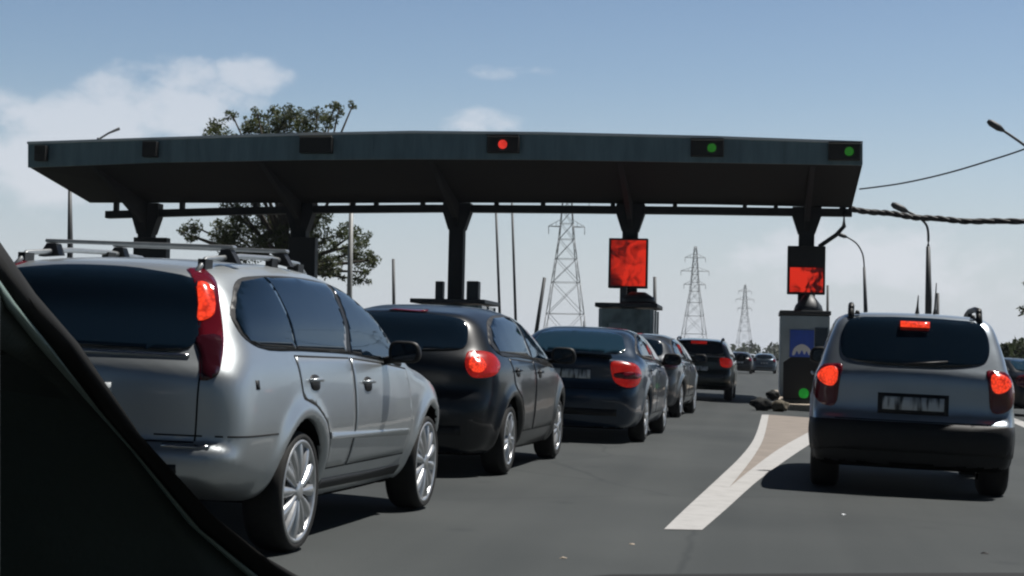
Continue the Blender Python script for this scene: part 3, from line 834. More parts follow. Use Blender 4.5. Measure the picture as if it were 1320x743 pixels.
# ================================================================== dark green car ahead at the barrier
grn = dict(
    side=[(.08, .36), (.5, .28), (1.6, .24), (3.8, .23), (4.3, .28), (4.42, .44), (4.44, .58), (4.36, .78), (4.1, .92), (3.6, 1.02), (3.25, 1.10),
          (2.85, 1.32), (2.4, 1.50), (1.95, 1.56), (1.3, 1.56), (.8, 1.535), (.42, 1.49), (.34, 1.43), (.20, 1.20), (.12, 1.10), (.08, .98), (.07, .78), (.02, .70), (0, .58), (.01, .44)],
    w=[(.18, .77), (.27, .82), (.38, .865), (.55, .885), (.75, .89), (.93, .885), (1.05, .86), (1.12, .82), (1.25, .755), (1.4, .68), (1.5, .61), (1.56, .54), (1.7, .4)],
    plan=[(-.3, -.16), (0, -.10), (.3, -.04), (.8, 0), (3.5, 0), (4.0, -.06), (4.4, -.16), (5, -.4)],
    ghouse=[(-.3, -.07), (.3, -.04), (1.0, 0), (2.2, .01), (3.4, -.05), (5, -.1)],
    belt=1.04, bow=(.12, .25), crown=.035, k=.13, wheels=[(.95, .37), (3.55, .37)], wr=.325, rim=.225, wd=.21, track=.875, flare=.02,
    wheel_style='seven', yo=.95, res=.08, mirror=(2.95, 1.05),
    trimline=[(.66, 1.45), (.50, 1.25), (.55, 1.13), (1.2, 1.11), (2.0, 1.09), (3.1, 1.04), (2.95, 1.17), (2.65, 1.35), (2.3, 1.465), (1.7, 1.49), (1.1, 1.48)],
    windows=[[(.72, 1.44), (.60, 1.25), (.64, 1.15), (1.9, 1.11), (1.98, 1.47), (1.2, 1.465)],
             [(1.98, 1.105), (2.98, 1.06), (2.86, 1.17), (2.6, 1.335), (2.27, 1.45), (2.05, 1.468)]],
    corner_bits=[('tail_light', [(.60, .08, 1.07), (.72, .14, 1.08), (.84, .36, 1.03), (.85, .40, .95), (.80, .26, .86), (.66, .12, .85), (.60, .08, .9)], (-.5, .86, 0), 'brake_soft', .01)],
    rear_bits=[('rear_window', [(-.62, 1.17), (-.6, 1.3), (-.55, 1.42), (0, 1.46), (.55, 1.42), (.6, 1.3), (.62, 1.17), (0, 1.14)], 'glass', .006),
               ('window_reflection', rect(-.66, .66, 1.085, 1.12), 'rail', .012),  # pale metal strip drawn for the reflection along the rear window's bottom
               ('high_brake_light', rect(-.2, .2, 1.40, 1.47), 'brake_soft', .02),
               ('number_plate', rect(-.26, .26, .74, .85), 'plate', .012),
               ('bumper_strip', rect(-.3, .66, .58, .63), 'grey', .012)],
    front_bits=[('windscreen', [(-.6, 1.14), (-.5, 1.42), (0, 1.47), (.5, 1.42), (.6, 1.14), (0, 1.12)], 'glass', .006)],
)
estate, gbv = build_car('estate_car', 'dark green estate with roof rails and brake lights on at the toll lane', 'car', grn, M['green'],
                        car_loc((-.4925, 43.9), 1.0, grn), 1.0, .04)
roof_rails(estate, gbv, .95, [.55, .7, 1.2, 1.7, 2.1, 2.3], .56, M['rail'], .02, .06)

# ================================================================== silver off-roader on the right
dus = dict(
    side=[(.08, .25), (.5, .24), (1.4, .25), (3.5, .26), (4.05, .36), (4.26, .50), (4.30, .66), (4.24, .86), (4.02, .98), (3.5, 1.07), (3.15, 1.12),
          (2.75, 1.38), (2.4, 1.52), (2.0, 1.59), (1.4, 1.61), (.9, 1.60), (.52, 1.575), (.40, 1.53), (.27, 1.34), (.155, 1.14), (.11, 1.05), (.09, .70), (.03, .64), (0, .54), (.02, .40)],
    w=[(.2, .80), (.28, .84), (.40, .862), (.55, .872), (.75, .872), (.92, .868), (1.02, .85), (1.10, .815), (1.2, .792), (1.35, .748), (1.5, .69), (1.56, .645), (1.62, .55), (1.75, .42)],
    plan=[(-.3, -.10), (0, -.055), (.3, -.015), (.7, 0), (3.4, 0), (3.9, -.05), (4.2, -.13), (5, -.4)],
    ghouse=[(-.3, -.05), (.3, -.03), (1.0, 0), (2.2, .0), (3.4, -.05), (5, -.1)],
    belt=1.08, bow=(.11, .22), crown=.03, k=.08, wheels=[(.82, .40), (3.49, .40)], wr=.345, rim=.24, wd=.25, track=.86, flare=.02,
    wheel_style='seven', yo=.82, res=.045, mirror=(2.6, 1.12), mirror_out=-.02, clad=(.60, .42, .40),
    trimline=[(.70, 1.48), (.52, 1.30), (.56, 1.17), (1.2, 1.15), (2.0, 1.13), (3.0, 1.08), (2.85, 1.22), (2.55, 1.42), (2.25, 1.525), (1.7, 1.55), (1.1, 1.54)],
    windows=[[(.76, 1.47), (.62, 1.30), (.65, 1.19), (1.85, 1.15), (1.93, 1.53), (1.2, 1.52)],
             [(1.93, 1.145), (2.9, 1.1), (2.77, 1.22), (2.5, 1.40), (2.22, 1.51), (2.0, 1.53)]],
    doors=[dict(gap=[(1.86, 1.1), (1.86, .42), (1.3, .42), (1.25, .6), (1.1, .78), (.92, .85), (.90, 1.13)],
                panel=[(1.85, 1.09), (1.85, .43), (1.315, .43), (1.265, .61), (1.11, .79), (.93, .86), (.91, 1.12)], handle=(1.1, 1.0)),
           dict(gap=[(1.87, 1.1), (1.87, .42), (2.95, .42), (2.98, .7), (2.98, 1.05)],
                panel=[(1.88, 1.09), (1.88, .43), (2.94, .43), (2.97, .7), (2.97, 1.04)], handle=(2.1, .98))],
    side_bits=[('quarter_cladding', [(.12, .36), (.40, .36), (.40, .63), (.07, .63)], 'plastic', .009), ('sill_trim', [(1.28, .33), (3.05, .33), (3.05, .43), (1.28, .43)], 'plastic', .012),
               ('headlight', [(3.8, .86), (4.1, .82), (4.05, .94), (3.75, .98)], 'clear', .005)],
    corner_smooth=3,
    corner_bits=[('tail_light', [(.675, .07, 1.10), (.74, .12, 1.11), (.81, .25, 1.08), (.84, .30, .98), (.835, .28, .84), (.79, .14, .75), (.71, .08, .75), (.68, .07, .92)], (-.45, .89, 0), 'redlens', .008),
                 ('tail_lamp', [(.70, .09, 1.06), (.74, .12, 1.085), (.79, .20, 1.06), (.81, .25, 1.0), (.78, .15, .93), (.725, .1, .92), (.69, .09, .97)], (-.45, .89, 0), 'brake', .014)],
    rear_bits=[('rear_window', [(-.60, 1.18), (-.635, 1.26), (-.62, 1.41), (-.555, 1.51), (-.3, 1.54), (0, 1.545), (.3, 1.54), (.555, 1.51), (.62, 1.41), (.635, 1.26), (.60, 1.18), (.42, 1.13), (0, 1.115), (-.42, 1.13)], 'glass', .006),
               ('high_brake_light', rect(-.125, .125, 1.445, 1.495), 'brake', .03),
               ('number_plate', rect(-.26, .26, .735, .85), 'plate', .016),
               ('plate_recess', rect(-.30, .30, .70, .88), 'plastic', .004),
               ('rear_bumper', [(-.78, .38), (.78, .38), (.83, .47), (.83, .63), (-.83, .63), (-.83, .47)], 'plastic', .010),
               ('tailgate_gap', rect(-.66, .66, .64, .648), 'seam', .002)],
    front_bits=[('windscreen', [(-.62, 1.16), (-.52, 1.5), (0, 1.55), (.52, 1.5), (.62, 1.16), (0, 1.14)], 'glass', .006)],
)
yawD = 3.0
yD = 15.85
suv, dbv = build_car('off_road_car', 'silver off-road car seen from behind with three red brake lights lit', 'car', dus, M['silver2'],
                     (1.40, yD, gz(1.40)), yawD, .025)
roof_rails(suv, dbv, .82, [.46, .58, 1.1, 1.7, 2.1, 2.3], .555, M['trim'], .028, .075)
for x, y, hh in ((.03, .75, .16), (.22, 1.5, .30)):
    mb = MB(); z = top_z(dbv, x, y); mb.tube([(x, y - .82, z - .01), (x, y - .82 - .03, z + .06), (x, y - .82 - .12, z + hh)], [.022, .010, .004]); mb.build('aerial', M['trim'], suv)
for s_ in (.5, -.5):
    mb = MB(); z = top_z(dbv, s_, .55); mb.tube([(s_, .5 - .82, z), (s_, .5 - .82, z + .035)], [.025, .015]); mb.build('roof_bump', M['trim'], suv)
mb = MB(); mb.tube([(-.10, .10 - .82, 1.13), (.28, .125 - .82, 1.17)], .010); mb.build('rear_wiper', M['trim'], suv)
mb = MB()
mb.tube([(-.62, 0, .36), (.62, 0, .36)], .05).tube([(-.3, -.3, .40), (.45, -.25, .40)], .07)
mb.build('rear_axle', M['under'], suv)
mb = MB(); mb.tube([(.42, -.2, .33), (.50, -.70, .30)], .024); mb.build('exhaust', M['under'], suv)

# ================================================================== distant cars
far = dict(hat)
def far_car(label, mat, px, py, Y, yaw, flip=False, src=hatch, name='hatchback'):
    c = copy_tree(src); c.name = name
    p = at(px, py, Y); c.location = (p.x, Y, gz(p.x)); c.rotation_euler = (0, ROLL * (-1 if flip else 1), -R(yaw) + (math.pi if flip else 0))
    c['label'] = label
    c['group'] = 'distant cars beyond the toll booths'
    if mat: repaint(c, M['black'], mat); repaint(c, M['navy'], mat)
    for ch in list(c.children):
        if ch.name.startswith(('tail_lamp',)): bpy.data.objects.remove(ch)
    repaint(c, M['brake_soft'], M['redlens'])
    return c
far_car('small steel blue car far down the road beyond the toll lane', M['blueish'], 985, 470, 128, 0)
far_car('tiny white car far down the road left of the steel blue one', M['white'], 966, 468, 170, 0)
far_car('tiny black car far down the road just right of the dark green estate', None, 953, 470, 118, 0)
dk = copy_tree(saloon); dk.name = 'saloon_car'
p = at(1325, 500, 44); dk.location = (p.x, 44, gz(p.x)); dk.rotation_euler = (0, ROLL, R(28))
dk['label'] = 'black saloon at the right picture edge beyond the silver off-road car'
repaint(dk, M['navy'], M['black']); repaint(dk, M['brake_soft'], M['redlens'])

# ================================================================== ground, road, markings
def sheet(name, xs, ys, zoff, mat, kind='structure'):
    mb = MB(); mb.grid([[Vector((x, y, gz(x) + zoff)) for x in xs] for y in ys])
    for f in mb.bm.faces: f.smooth = False
    o = mb.build(name, mat)
    for p in o.data.polygons:
        if p.normal.z < 0: o.data.flip_normals(); break
    return tag(o, kind=kind)
sheet('terrain', [-4000, -300, -60, -16, 16, 60, 300, 4000], [-300, -20, 100, 600, 4500], -0.03, M['dirt'])
sheet('road', [-26, -16, 16, 22], [-30, 0, 30, 100, 300, 900], 0.0, M['asphalt'])
def flat(name, poly, z, mat, label=None):
    bm = bmesh.new(); f = bm.faces.new([bm.verts.new((x, y, gz(x) + z)) for x, y in poly])
    bmesh.ops.triangulate(bm, faces=[f])
    for q in bm.faces:
        if q.normal.z < 0: q.normal_flip()
    me = bpy.data.meshes.new(name); bm.to_mesh(me); bm.free()
    o = obj(name, me, mat); tag(o, kind='structure'); return o
def gp(px, py):
    p = ground(px, py); return (p.x, p.y)
# chevron: broad tail, two horns and the beige nose between them
lo = catmull([gp(856, 683), gp(885, 655), gp(925, 618), gp(955, 589), gp(972, 566), gp(982, 535)], 5, False)
li = catmull([gp(940, 629), gp(958, 607), gp(974, 585), gp(984, 566), gp(991, 535)], 5, False)
ri = catmull([gp(940, 629), gp(968, 606), gp(1003, 580), gp(1036, 561), gp(1075, 541)], 5, False)
ro = catmull([gp(905, 684), gp(935, 658), gp(975, 622), gp(1010, 596), gp(1043, 574), gp(1085, 550)], 5, False)
flat('road_marking', [tuple(p) for p in lo] + [tuple(p) for p in li[::-1]] + [tuple(p) for p in ri] + [tuple(p) for p in ro[::-1]], .004, M['marking'])
flat('paved_nose', [tuple(p) for p in li] + [tuple(p) for p in ri[::-1][:-1]], .0035, M['paving'])
flat('road_marking', [(2.95, 18), (3.07, 18), (4.32, 36), (4.20, 36)] if False else [gp(1295, 541), gp(1345, 562), gp(1345, 553), gp(1295, 535)], .004, M['marking'])
# litter on the asphalt
def litter(px, py, s_, label, mat, cat='litter'):
    p = ground(px, py); bm = bmesh.new()
    bmesh.ops.create_icosphere(bm, subdivisions=2, radius=s_)
    for v in bm.verts:
        v.co = Vector((v.co.x * random.uniform(.8, 1.5), v.co.y * random.uniform(.8, 1.6), max(0, v.co.z) * .5 * random.uniform(.5, 1.2)))
    me = bpy.data.meshes.new('scrap'); bm.to_mesh(me); bm.free()
    o = obj('scrap', me, mat); o.location = (p.x, p.y, p.z + .001); tag(o, label, cat)
litter(1087, 664, .018, 'white scrap on the asphalt behind the silver off-road car', M['whitep'])
litter(815, 702, .016, 'pale scrap on the road just below the tip of the white chevron', M['conc'])
litter(726, 720, .016, 'pale scrap on the road nearest the bottom edge, left of the chevron', M['conc'])
litter(1270, 714, .022, 'dark scrap lying on the road at lower right', M['trim'])

# ================================================================== toll islands, booths
def island(px, Y0, Y1, w, label):
    c0 = at(px, 461, 48.5); x = c0.x
    n = [(x + w / 2 * math.sin(t), Y0 + .8 - .8 * math.cos(t)) for t in np.linspace(math.pi / 2, -math.pi / 2, 9)]
    poly = [(x - w / 2, Y1), (x + w / 2, Y1)] + n
    mb = MB(); z = gz(x); mb.prism(poly, 'z', z - .02, z + .15)
    o = mb.build('toll_island', M['conc']); tag(o, label, 'traffic island', 'raised concrete islands between toll lanes')
    return x
cols = [190, 388, 590, 813, 1040]
ord_ = ['under the leftmost canopy column', 'under the second canopy column from left', 'under the middle canopy column', 'under the column with the taller fully red board', 'under the rightmost canopy column with the blue sign booth']
XS = [island(px, 38 if i == 4 else 42, 55, 1.7, 'pale concrete kerbed island ' + ord_[i]) for i, px in enumerate(cols)]

def booth(x, y, w, dp, h, label, kind):
    z0 = gz(x) + .15
    t = thing('toll_booth', label, 'toll booth', (x, y, z0), (0, 0, 0), 'toll booths on the islands')
    hw = w / 2
    mb = MB(); mb.box(-hw, hw, 0, dp, 0, 1.0 if kind != 'panel' else h - .08, .015); mb.build('wall', M['booth'], t)
    if kind != 'panel':
        for sx in (-hw + .05, hw - .05):
            for sy in (.05, dp - .05, dp / 2):
                mb = MB(); mb.box(sx - .05, sx + .05, sy - .05, sy + .05, 1.0, h - .1); mb.build('corner_post', M['boothpale'], t)
        mb = MB(); mb.box(-hw + .1, hw - .1, .03, .045, 1.0, h - .1); mb.build('window', M['boothglass'], t)
        for sx in (-hw + .03, hw - .04):
            mb = MB(); mb.box(sx, sx + .012, .1, dp - .1, 1.0, h - .1); mb.build('window', M['boothglass'], t)
        mb = MB(); mb.box(-hw + .28, -hw + .62, .015, .028, 1.25, 1.75, .003); mb.build('notice', M['boothpale'], t)
    mb = MB(); ov = .03 if kind == 'panel' else .1; mb.box(-hw - ov, hw + ov, -ov, dp + ov, h - .06, h + .06, .02); mb.build('roof', M['boothdark'], t)
    return t
bY = 46.4
b3 = booth(XS[2] + .05 , bY, 1.9, 2.6, 2.14, 'toll booth with flat dark roof under the middle canopy column', 'glazed')
mb = MB(); mb.box(-.42, -.20, .3, .6, 2.205, 2.70, .02); mb.build('roof_unit', M['boothdark'], b3)
mb = MB(); mb.box(.46, .80, .3, .7, 2.205, 2.72, .03); mb.build('roof_unit', M['boothdark'], b3)
b4 = booth(XS[3] + .0, bY, 1.5, 2.6, 2.24, 'glazed toll booth with pale window frame below the fully red board', 'glazed')
mb = MB(); mb.tube([(.28, .6, 2.30), (.28, .6, 2.46), (.28, .6, 2.62)], [.50, .46, .2], 16); mb.build('roof_unit', M['boothdark'], b4)
mb = MB(); mb.box(-.22, -.04, .5, .7, 2.305, 2.75); mb.build('roof_stub', M['boothdark'], b4)
b5 = booth(XS[4] - .12, bY, 1.30, 2.4, 2.24, 'grey blue toll booth with a blue sign and white emblem beside the silver off-road car', 'panel')
mb = MB(); mb.box(-.40, .24, -.035, -.002, .80, 1.78, .008); sg = mb.build('sign', M['blue'], b5)
mb = MB()                                                  # white emblem: arched blob with three feet
ep = catmull([(-.33, 1.10), (-.30, 1.26), (-.2, 1.36), (-.08, 1.40), (.04, 1.36), (.14, 1.26), (.17, 1.10), (.10, 1.12), (.05, 1.22), (-.01, 1.12), (-.08, 1.24), (-.15, 1.12), (-.21, 1.22), (-.27, 1.11)], 3)
mb.prism([tuple(p) for p in ep], 'y', -.040, -.034); mb.build('emblem', M['whitep'], sg)
mb = MB(); mb.box(.26, .60, -.02, -.002, 1.30, 1.85, .004); mb.build('window', M['glass'], b5)
mb = MB(); mb.box(-.06, .62, -.03, -.002, .55, 1.22, .004); mb.build('hatch', M['boothdark'], b5)
mb = MB(); mb.tube([(0.1, .7, 2.24), (.1, .7, 2.45), (.1, .7, 2.75)], [.42, .36, .12], 16); mb.build('roof_unit', M['boothdark'], b5)

# lane head unit with the green lamp, on the nose of the right hand island
p = at(1030, 530, 39.2)
t = thing('lane_terminal', 'squat black toll machine with green lamp in front of the blue sign booth', 'toll machine', (p.x, 39.2, gz(p.x) + .15))
mb = MB(); mb.prism([(-.36, 0), (.40, 0), (.40, .98), (.30, 1.04), (-.20, 1.04), (-.36, .92)], 'y', 0, .7); mb.build('housing', M['signal'], t)
mb = MB(); mb.tube([(.10, -.012, .22), (.10, .02, .22)], .115, 20); mb.build('lamp', M['greenlamp'], t)
mb = MB(); mb.box(-.40, .44, -.06, .76, -.005, .08, .01); mb.build('plinth', M['boothdark'], t)
# rubble / crash cushion bags on the nose
p = at(992, 530, 37.0)
for i, (dx, dy, dz, s_, m_, lb) in enumerate([(-.10, 0, 0, .22, 'sackdark', 'dark sack lying lowest in the heap left of the green lamp'), (.14, -.05, 0, .19, 'sacktan', 'tan sack in the heap left of the green lamp'),
                                      (.05, .15, .30, .15, 'sackdark', 'dark sack topmost in the heap left of the green lamp')]):
    bm = bmesh.new(); bmesh.ops.create_icosphere(bm, subdivisions=3, radius=1)
    for v in bm.verts:
        n = .82 + .3 * math.sin(5 * v.co.x + i) * math.cos(4 * v.co.y + 2 * i) * math.sin(3 * v.co.z + 1)
        v.co = Vector((v.co.x * s_ * 1.25 * n, v.co.y * s_ * n, (v.co.z * .8 * n + .72) * s_))
    me = bpy.data.meshes.new('sack'); bm.to_mesh(me); bm.free()
    o = obj('sack', me, M[m_], None, True); o.location = (p.x + dx * 1.5, 37.0 + dy, gz(p.x) - .02 + dz * .85); tag(o, lb, 'sack', 'sacks heaped on the island nose')

# ================================================================== canopy
Yf, Ym, Yb = 44.0, 48.5, 53.0
can = thing('toll_canopy', 'long dark canopy with sloping soffit spanning all the toll lanes', 'canopy', (-8, Ym, 0))
off = Vector((-8, Ym, 0))
fx = [36, 200, 400, 530, 700, 915, 1112]
ft = [at(x, y, Yf) for x, y in zip(fx, [184.5, 179, 173, 170.5, 172, 177, 184])]
fb = [at(x, y, Yf) for x, y in zip(fx, [216, 209.5, 206, 205, 206, 209.5, 213])]
mx = [138, 280, 430, 560, 720, 915, 1098]
mm = [at(x, y, Ym) for x, y in zip(mx, [262, 262, 262, 261.5, 262, 264, 268])]
for a_, b_ in zip(mm, ft): a_.x = b_.x                        # ends straight along the road
def L_(v): return Vector(v) - off
# fascia: front and back boards and ends, one ring round the roof
def sh(v, dy=0, dz=0, dx=0): return L_(Vector((v.x + dx, v.y + dy, v.z + dz)))
mb = MB()
mb.grid([[sh(a) for a in ft], [sh(a) for a in fb], [sh(a, .12) for a in fb], [sh(a, .12) for a in ft]], close=False)
mb.grid([[sh(a) for a in ft], [sh(a, .12) for a in ft]])
dY = Yb - Yf
mb.grid([[sh(a, dY) for a in ft], [sh(a, dY) for a in fb], [sh(a, dY - .12) for a in fb], [sh(a, dY - .12) for a in ft]])
for i, s_ in ((0, -1), (-1, 1)):
    t0, b0 = ft[i], fb[i]
    mb.grid([[sh(t0, 0, 0, 0), sh(t0, dY, 0, 0)], [sh(b0), sh(b0, dY)], [sh(b0, 0, 0, -s_ * .1), sh(b0, dY, 0, -s_ * .1)], [sh(t0, 0, 0, -s_ * .1), sh(t0, dY, 0, -s_ * .1)]])
for f in mb.bm.faces: f.smooth = False
mb.build('fascia', M['steel'], can)
mb = MB(); mb.grid([[sh(a, -.06, .03) for a in ft], [sh(a, -.06, -.035) for a in ft], [sh(a, -.003, -.035) for a in ft]]); mb.grid([[sh(a, -.06, .03) for a in ft], [sh(a, dY, .03) for a in ft]])
for f in mb.bm.faces: f.smooth = False
mb.build('roof_deck', M['whitep'], can)
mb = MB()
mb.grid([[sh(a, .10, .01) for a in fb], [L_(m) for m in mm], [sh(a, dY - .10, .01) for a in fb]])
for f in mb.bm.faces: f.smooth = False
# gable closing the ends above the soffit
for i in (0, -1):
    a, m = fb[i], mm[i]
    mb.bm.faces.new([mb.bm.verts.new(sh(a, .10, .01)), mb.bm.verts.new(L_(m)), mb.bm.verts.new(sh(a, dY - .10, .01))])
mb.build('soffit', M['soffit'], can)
def lerp_row(row, x):
    for a, b in zip(row[:-1], row[1:]):
        if a.x <= x <= b.x:
            t = (x - a.x) / (b.x - a.x); return a.lerp(b, t)
    return row[0] if x < row[0].x else row[-1]
# sheet joints and rivet strips on the fascia
x = ft[0].x + 2.4
while x < ft[-1].x - .8:
    a = lerp_row(ft, x); b = lerp_row(fb, x)
    mb = MB(); mb.box(x - off.x - .03, x - off.x + .03, Yf - Ym - .012, Yf - Ym - .001, b.z + .01, a.z - .05); mb.build('fascia_joint', M['steel'], can)
    x += 2.4
# longitudinal beam under the soffit and short stubs to it
bt = [at(x, y, Ym) for x, y in zip(mx, [277, 273, 270, 269, 270, 272, 274.5])]
mb = MB()
mb.grid([[sh(a, -.17, .10) for a in bt], [sh(a, -.17, -.11) for a in bt], [sh(a, .17, -.11) for a in bt], [sh(a, .17, .10) for a in bt], [sh(a, -.17, .10) for a in bt]])
for f in mb.bm.faces: f.smooth = False
mb.build('beam', M['column'], can)
for px in (150, 235, 330, 455, 485, 545, 640, 700, 790, 870, 960, 1000, 1085):
    b0 = lerp_row(bt, at(px, 270, Ym).x); m = lerp_row(mm, b0.x)
    mb = MB(); mb.box(b0.x - off.x - .06, b0.x - off.x + .06, -.1, .1, b0.z, m.z + .05); mb.build('beam_stub', M['column'], can)
for i, px in enumerate(cols):
    c = at(px, 280, Ym); x = c.x; b0 = lerp_row(bt, x); m = lerp_row(mm, x); X = x - off.x
    mb = MB(); wcol = .215
    mb.box(X - wcol, X + wcol, -wcol, wcol, gz(x) + .14, b0.z - .10, .02)
    mb.box(X - .3, X + .3, -.3, .3, gz(x) + .14, gz(x) + .5, .02)
    co = mb.build('column', M['column'], can)
    mb = MB()
    hd = .62
    mb.prism([(X - wcol - .02, b0.z - hd), (X + wcol + .02, b0.z - hd), (X + .40, b0.z - .12), (X + .40, m.z - .02), (X - .40, m.z - .02), (X - .40, b0.z - .12)], 'y', -.235, .235)
    mb.build('column_head', M['column'], co)
    a = lerp_row(fb, x)
    mb = MB(); mb.prism([(a.y - Ym + .2, a.z - .03), (-.24, m.z - .02), (-.24, b0.z - .55), (-.5, b0.z - .3)], 'x', X - .07, X + .07); mb.build('bracket', M['column'], co)

# lane signals on the fascia
sig = [(200, None, 'dark unlit box on the canopy fascia above the silver estate', 20), (413, 'amber', 'dark lane signal on the fascia left of the red one', 44), (653, 'red', 'lane signal on the canopy fascia showing a red light', 42),
       (915, 'green', 'lane signal on the fascia with a green light above the fully red board', 42), (1091, 'green', 'lane signal with a green light at the right end of the fascia', 40), (60, None, 'small dark box at the far left end of the fascia', 16)]
for px, col, lb, wpx in sig:
    pc = at(px, 0, Yf - .1); a = lerp_row(ft, pc.x); b0 = lerp_row(fb, pc.x)
    w = wpx * 44 / 2200 / 2; hh = .21
    zc = (a.z + b0.z) / 2 + .02
    t = thing('lane_signal', lb, 'lane signal', (pc.x, Yf - .003, zc), (0, 0, 0), 'lane signals along the canopy fascia')
    mb = MB(); mb.box(-w, w, -.22, 0, -hh, hh, .015); mb.build('housing', M['signal'], t)
    if col == 'amber':
        mb = MB(); mb.box(-w, w, -.30, -.215, hh + .01, hh + .03); mb.build('visor', M['conc'], t)
    elif col:
        px0 = 0.0 if col == 'red' else (.12 if px < 1000 else .12)
        mb = MB(); mb.tube([(px0, -.235, 0), (px0, -.215, 0)], .12 if col == 'red' else .115, 16); mb.build('lamp', M['redsig'] if col == 'red' else M['greensig'], t)
        mb = MB(); mb.box(-w, w, -.38, -.215, hh + .005, hh + .02); mb.build('visor', M['signal'], t)

# display boards on the columns
def board(i, x0, x1, y0, y1, label, led):
    Yd = Ym - .62
    a = at(x0, y0, Yd); b = at(x1, y1, Yd); w = (b.x - a.x) / 2; h = (a.z - b.z) / 2
    t = thing('display_board', label, 'display board', ((a.x + b.x) / 2, Yd, (a.z + b.z) / 2), (0, 0, 0), 'display boards on the canopy columns')
    mb = MB(); mb.box(-w, w, 0, .35, -h, h, .015); mb.build('housing', M['signal'], t)
    if led == 'full':
        mb = MB(); mb.box(-w + .07, w - .05, -.012, .004, -h + .06, h - .06); mb.build('screen', M['led'], t)
    elif led == 'part':
        mb = MB(); mb.box(-w + .07, w - .06, -.012, .004, -h + .06, h - .60); mb.build('screen', M['led2'], t)
    mb = MB(); mb.box(-.16, -.05, .1, .2, -h - .6, -h).box(.1, .25, .1, .25, -h - .6, -h); mb.build('mount', M['column'], t)
board(3, 785, 834, 307, 372, 'tall display board glowing red over its whole face', 'full')
board(4, 1015.5, 1063.5, 317, 380, 'display board black above and red below, over the blue sign booth', 'part')
board(0, 172, 213, 306, 368, 'unlit black display board on the leftmost canopy column', None)
board(1, 372, 405, 306, 366, 'unlit black display board on the column in front of the tree', None)

# bent pipe at the right end and cables
mb = MB(); pts = [at(1088, 268, 48), at(1088, 292, 48), at(1078, 303, 48), at(1056, 318, 47.9)]
mb.tube([Vector(p) - off for p in pts], .06); mb.build('conduit', M['column'], can)
def cable(name, label, px, Ys, r, n=40, twist=0.0, sag=None):
    P = catmull([tuple(at(x, y, Y)) for (x, y), Y in zip(px, Ys)], 12, False)
    mb = MB()
    if twist:
        for ph in (0, 2.1, 4.2):
            mb.tube([Vector(p) + Vector((0, math.cos(k * .8 + ph), math.sin(k * .8 + ph))) * twist * (0.7 + .5 * math.sin(k * .35 + ph)) for k, p in enumerate(P)], r, 7)
    else:
        mb.tube([Vector(p) for p in P], r, 6)
    return tag(mb.build(name, M['cable']), label, 'cable')
cable('cable_bundle', 'thick twisted black cable bundle running right from the canopy end', [(1096, 270), (1140, 275), (1190, 281), (1250, 285), (1335, 285), (1600, 262)], [48.5] * 6, .06, twist=.04)
cable('overhead_wire', 'thin wire rising to the right above the cable bundle', [(1108, 244), (1160, 237), (1215, 225), (1270, 209), (1335, 187), (1600, 70)], [48, 47, 46, 45, 44, 40], .022)
mb = MB(); mb.tube([at(127, 180, 45), at(140, 172, 45), at(154, 166, 45)], [.03, .03, .045]).tube([at(127, 181, 45), at(127, 178, 45)], .05)
o = mb.build('roof_aerial', M['pole']); tag(o, 'short slanted aerial on the left part of the canopy roof', 'aerial')

# ================================================================== poles, lamps, pylons
def lamp_post(base_px, top, arm, Y, label, r=.09, mat='pole'):
    b = at(base_px, 461, Y); z0 = gz(b.x)
    t = thing('street_lamp', label, 'street lamp', (b.x, Y, z0), (0, 0, 0), 'street lamps around the toll plaza'); o = Vector((b.x, Y, z0))
    tp = at(*top, Y)
    mb = MB(); mb.tube([(0, 0, -.1), (0, 0, (tp.z - z0) * .65), tp - o], [r, r, r * .6]); mb.build('pole', M[mat], t)
    if arm:
        A = [Vector(p) for p in catmull([tuple(tp)] + [tuple(at(x, y, Y)) for x, y in arm[:-1]], 5, False)]
        mb = MB(); mb.tube([p - o for p in A], r * .4, 6); mb.build('arm', M[mat], t)
        e0 = at(*arm[-2], Y) - o; e1 = at(*arm[-1], Y) - o
        mb = MB(); mb.tube([e0, e0.lerp(e1, .3), e0.lerp(e1, .8), e1], [r * .45, r * 1.0, r * 1.0, r * .5], 8); mb.build('lamp_head', M[mat], t)
    return t
lamp_post(1115, (1114, 345), [(1112, 328), (1104, 314), (1092, 306), (1080, 302)], 75, 'curved arm street lamp just left of the silver off-road car roof', .09)
lamp_post(1196, (1196.5, 318), [(1195, 292), (1185, 281), (1170, 273), (1149, 263)], 62, 'street lamp with dark pole and curved arm under the cable bundle', .12)
lamp_post(1385, (1372, 235), [(1350, 212), (1320, 187), (1294, 169), (1273, 156)], 40, 'street lamp whose arm reaches in from the right picture edge', .08)
lamp_post(86, (90, 240), None, 58, 'dark lamp column left of the silver estate roof', .11)
def plain_pole(px0, px1, ytop, Y, r, label, mat='pole', yb=461):
    b = at(px0, yb, Y); z0 = gz(b.x); tp = at(px1, ytop, Y)
    mb = MB(); mb.tube([(0, 0, -.1), tp - Vector((b.x, Y, z0))], [r, r * .7])
    o = mb.build('pole', M[mat]); o.location = (b.x, Y, z0); tag(o, label, 'pole', 'thin poles seen under the canopy')
plain_pole(509, 507, 334, 80, .10, 'thin dark pole standing alone right of the tree')
plain_pole(647, 639, 262, 90, .085, 'left one of a pair of tall thin poles right of the middle column')
plain_pole(667, 660, 262, 90, .085, 'right one of a pair of tall thin poles right of the middle column')
plain_pole(683, 702, 358, 70, .10, 'dark pole leaning to the right above the dark blue saloon')
plain_pole(845, 844, 357, 75, .10, 'short dark pole just right of the glazed toll booth')
plain_pole(449, 453, 258, 57, .11, 'pale grey pole in front of the tree', 'palepole')
plain_pole(1067, 1067, 368, 60, .06, 'thin pole right behind the blue sign booth')
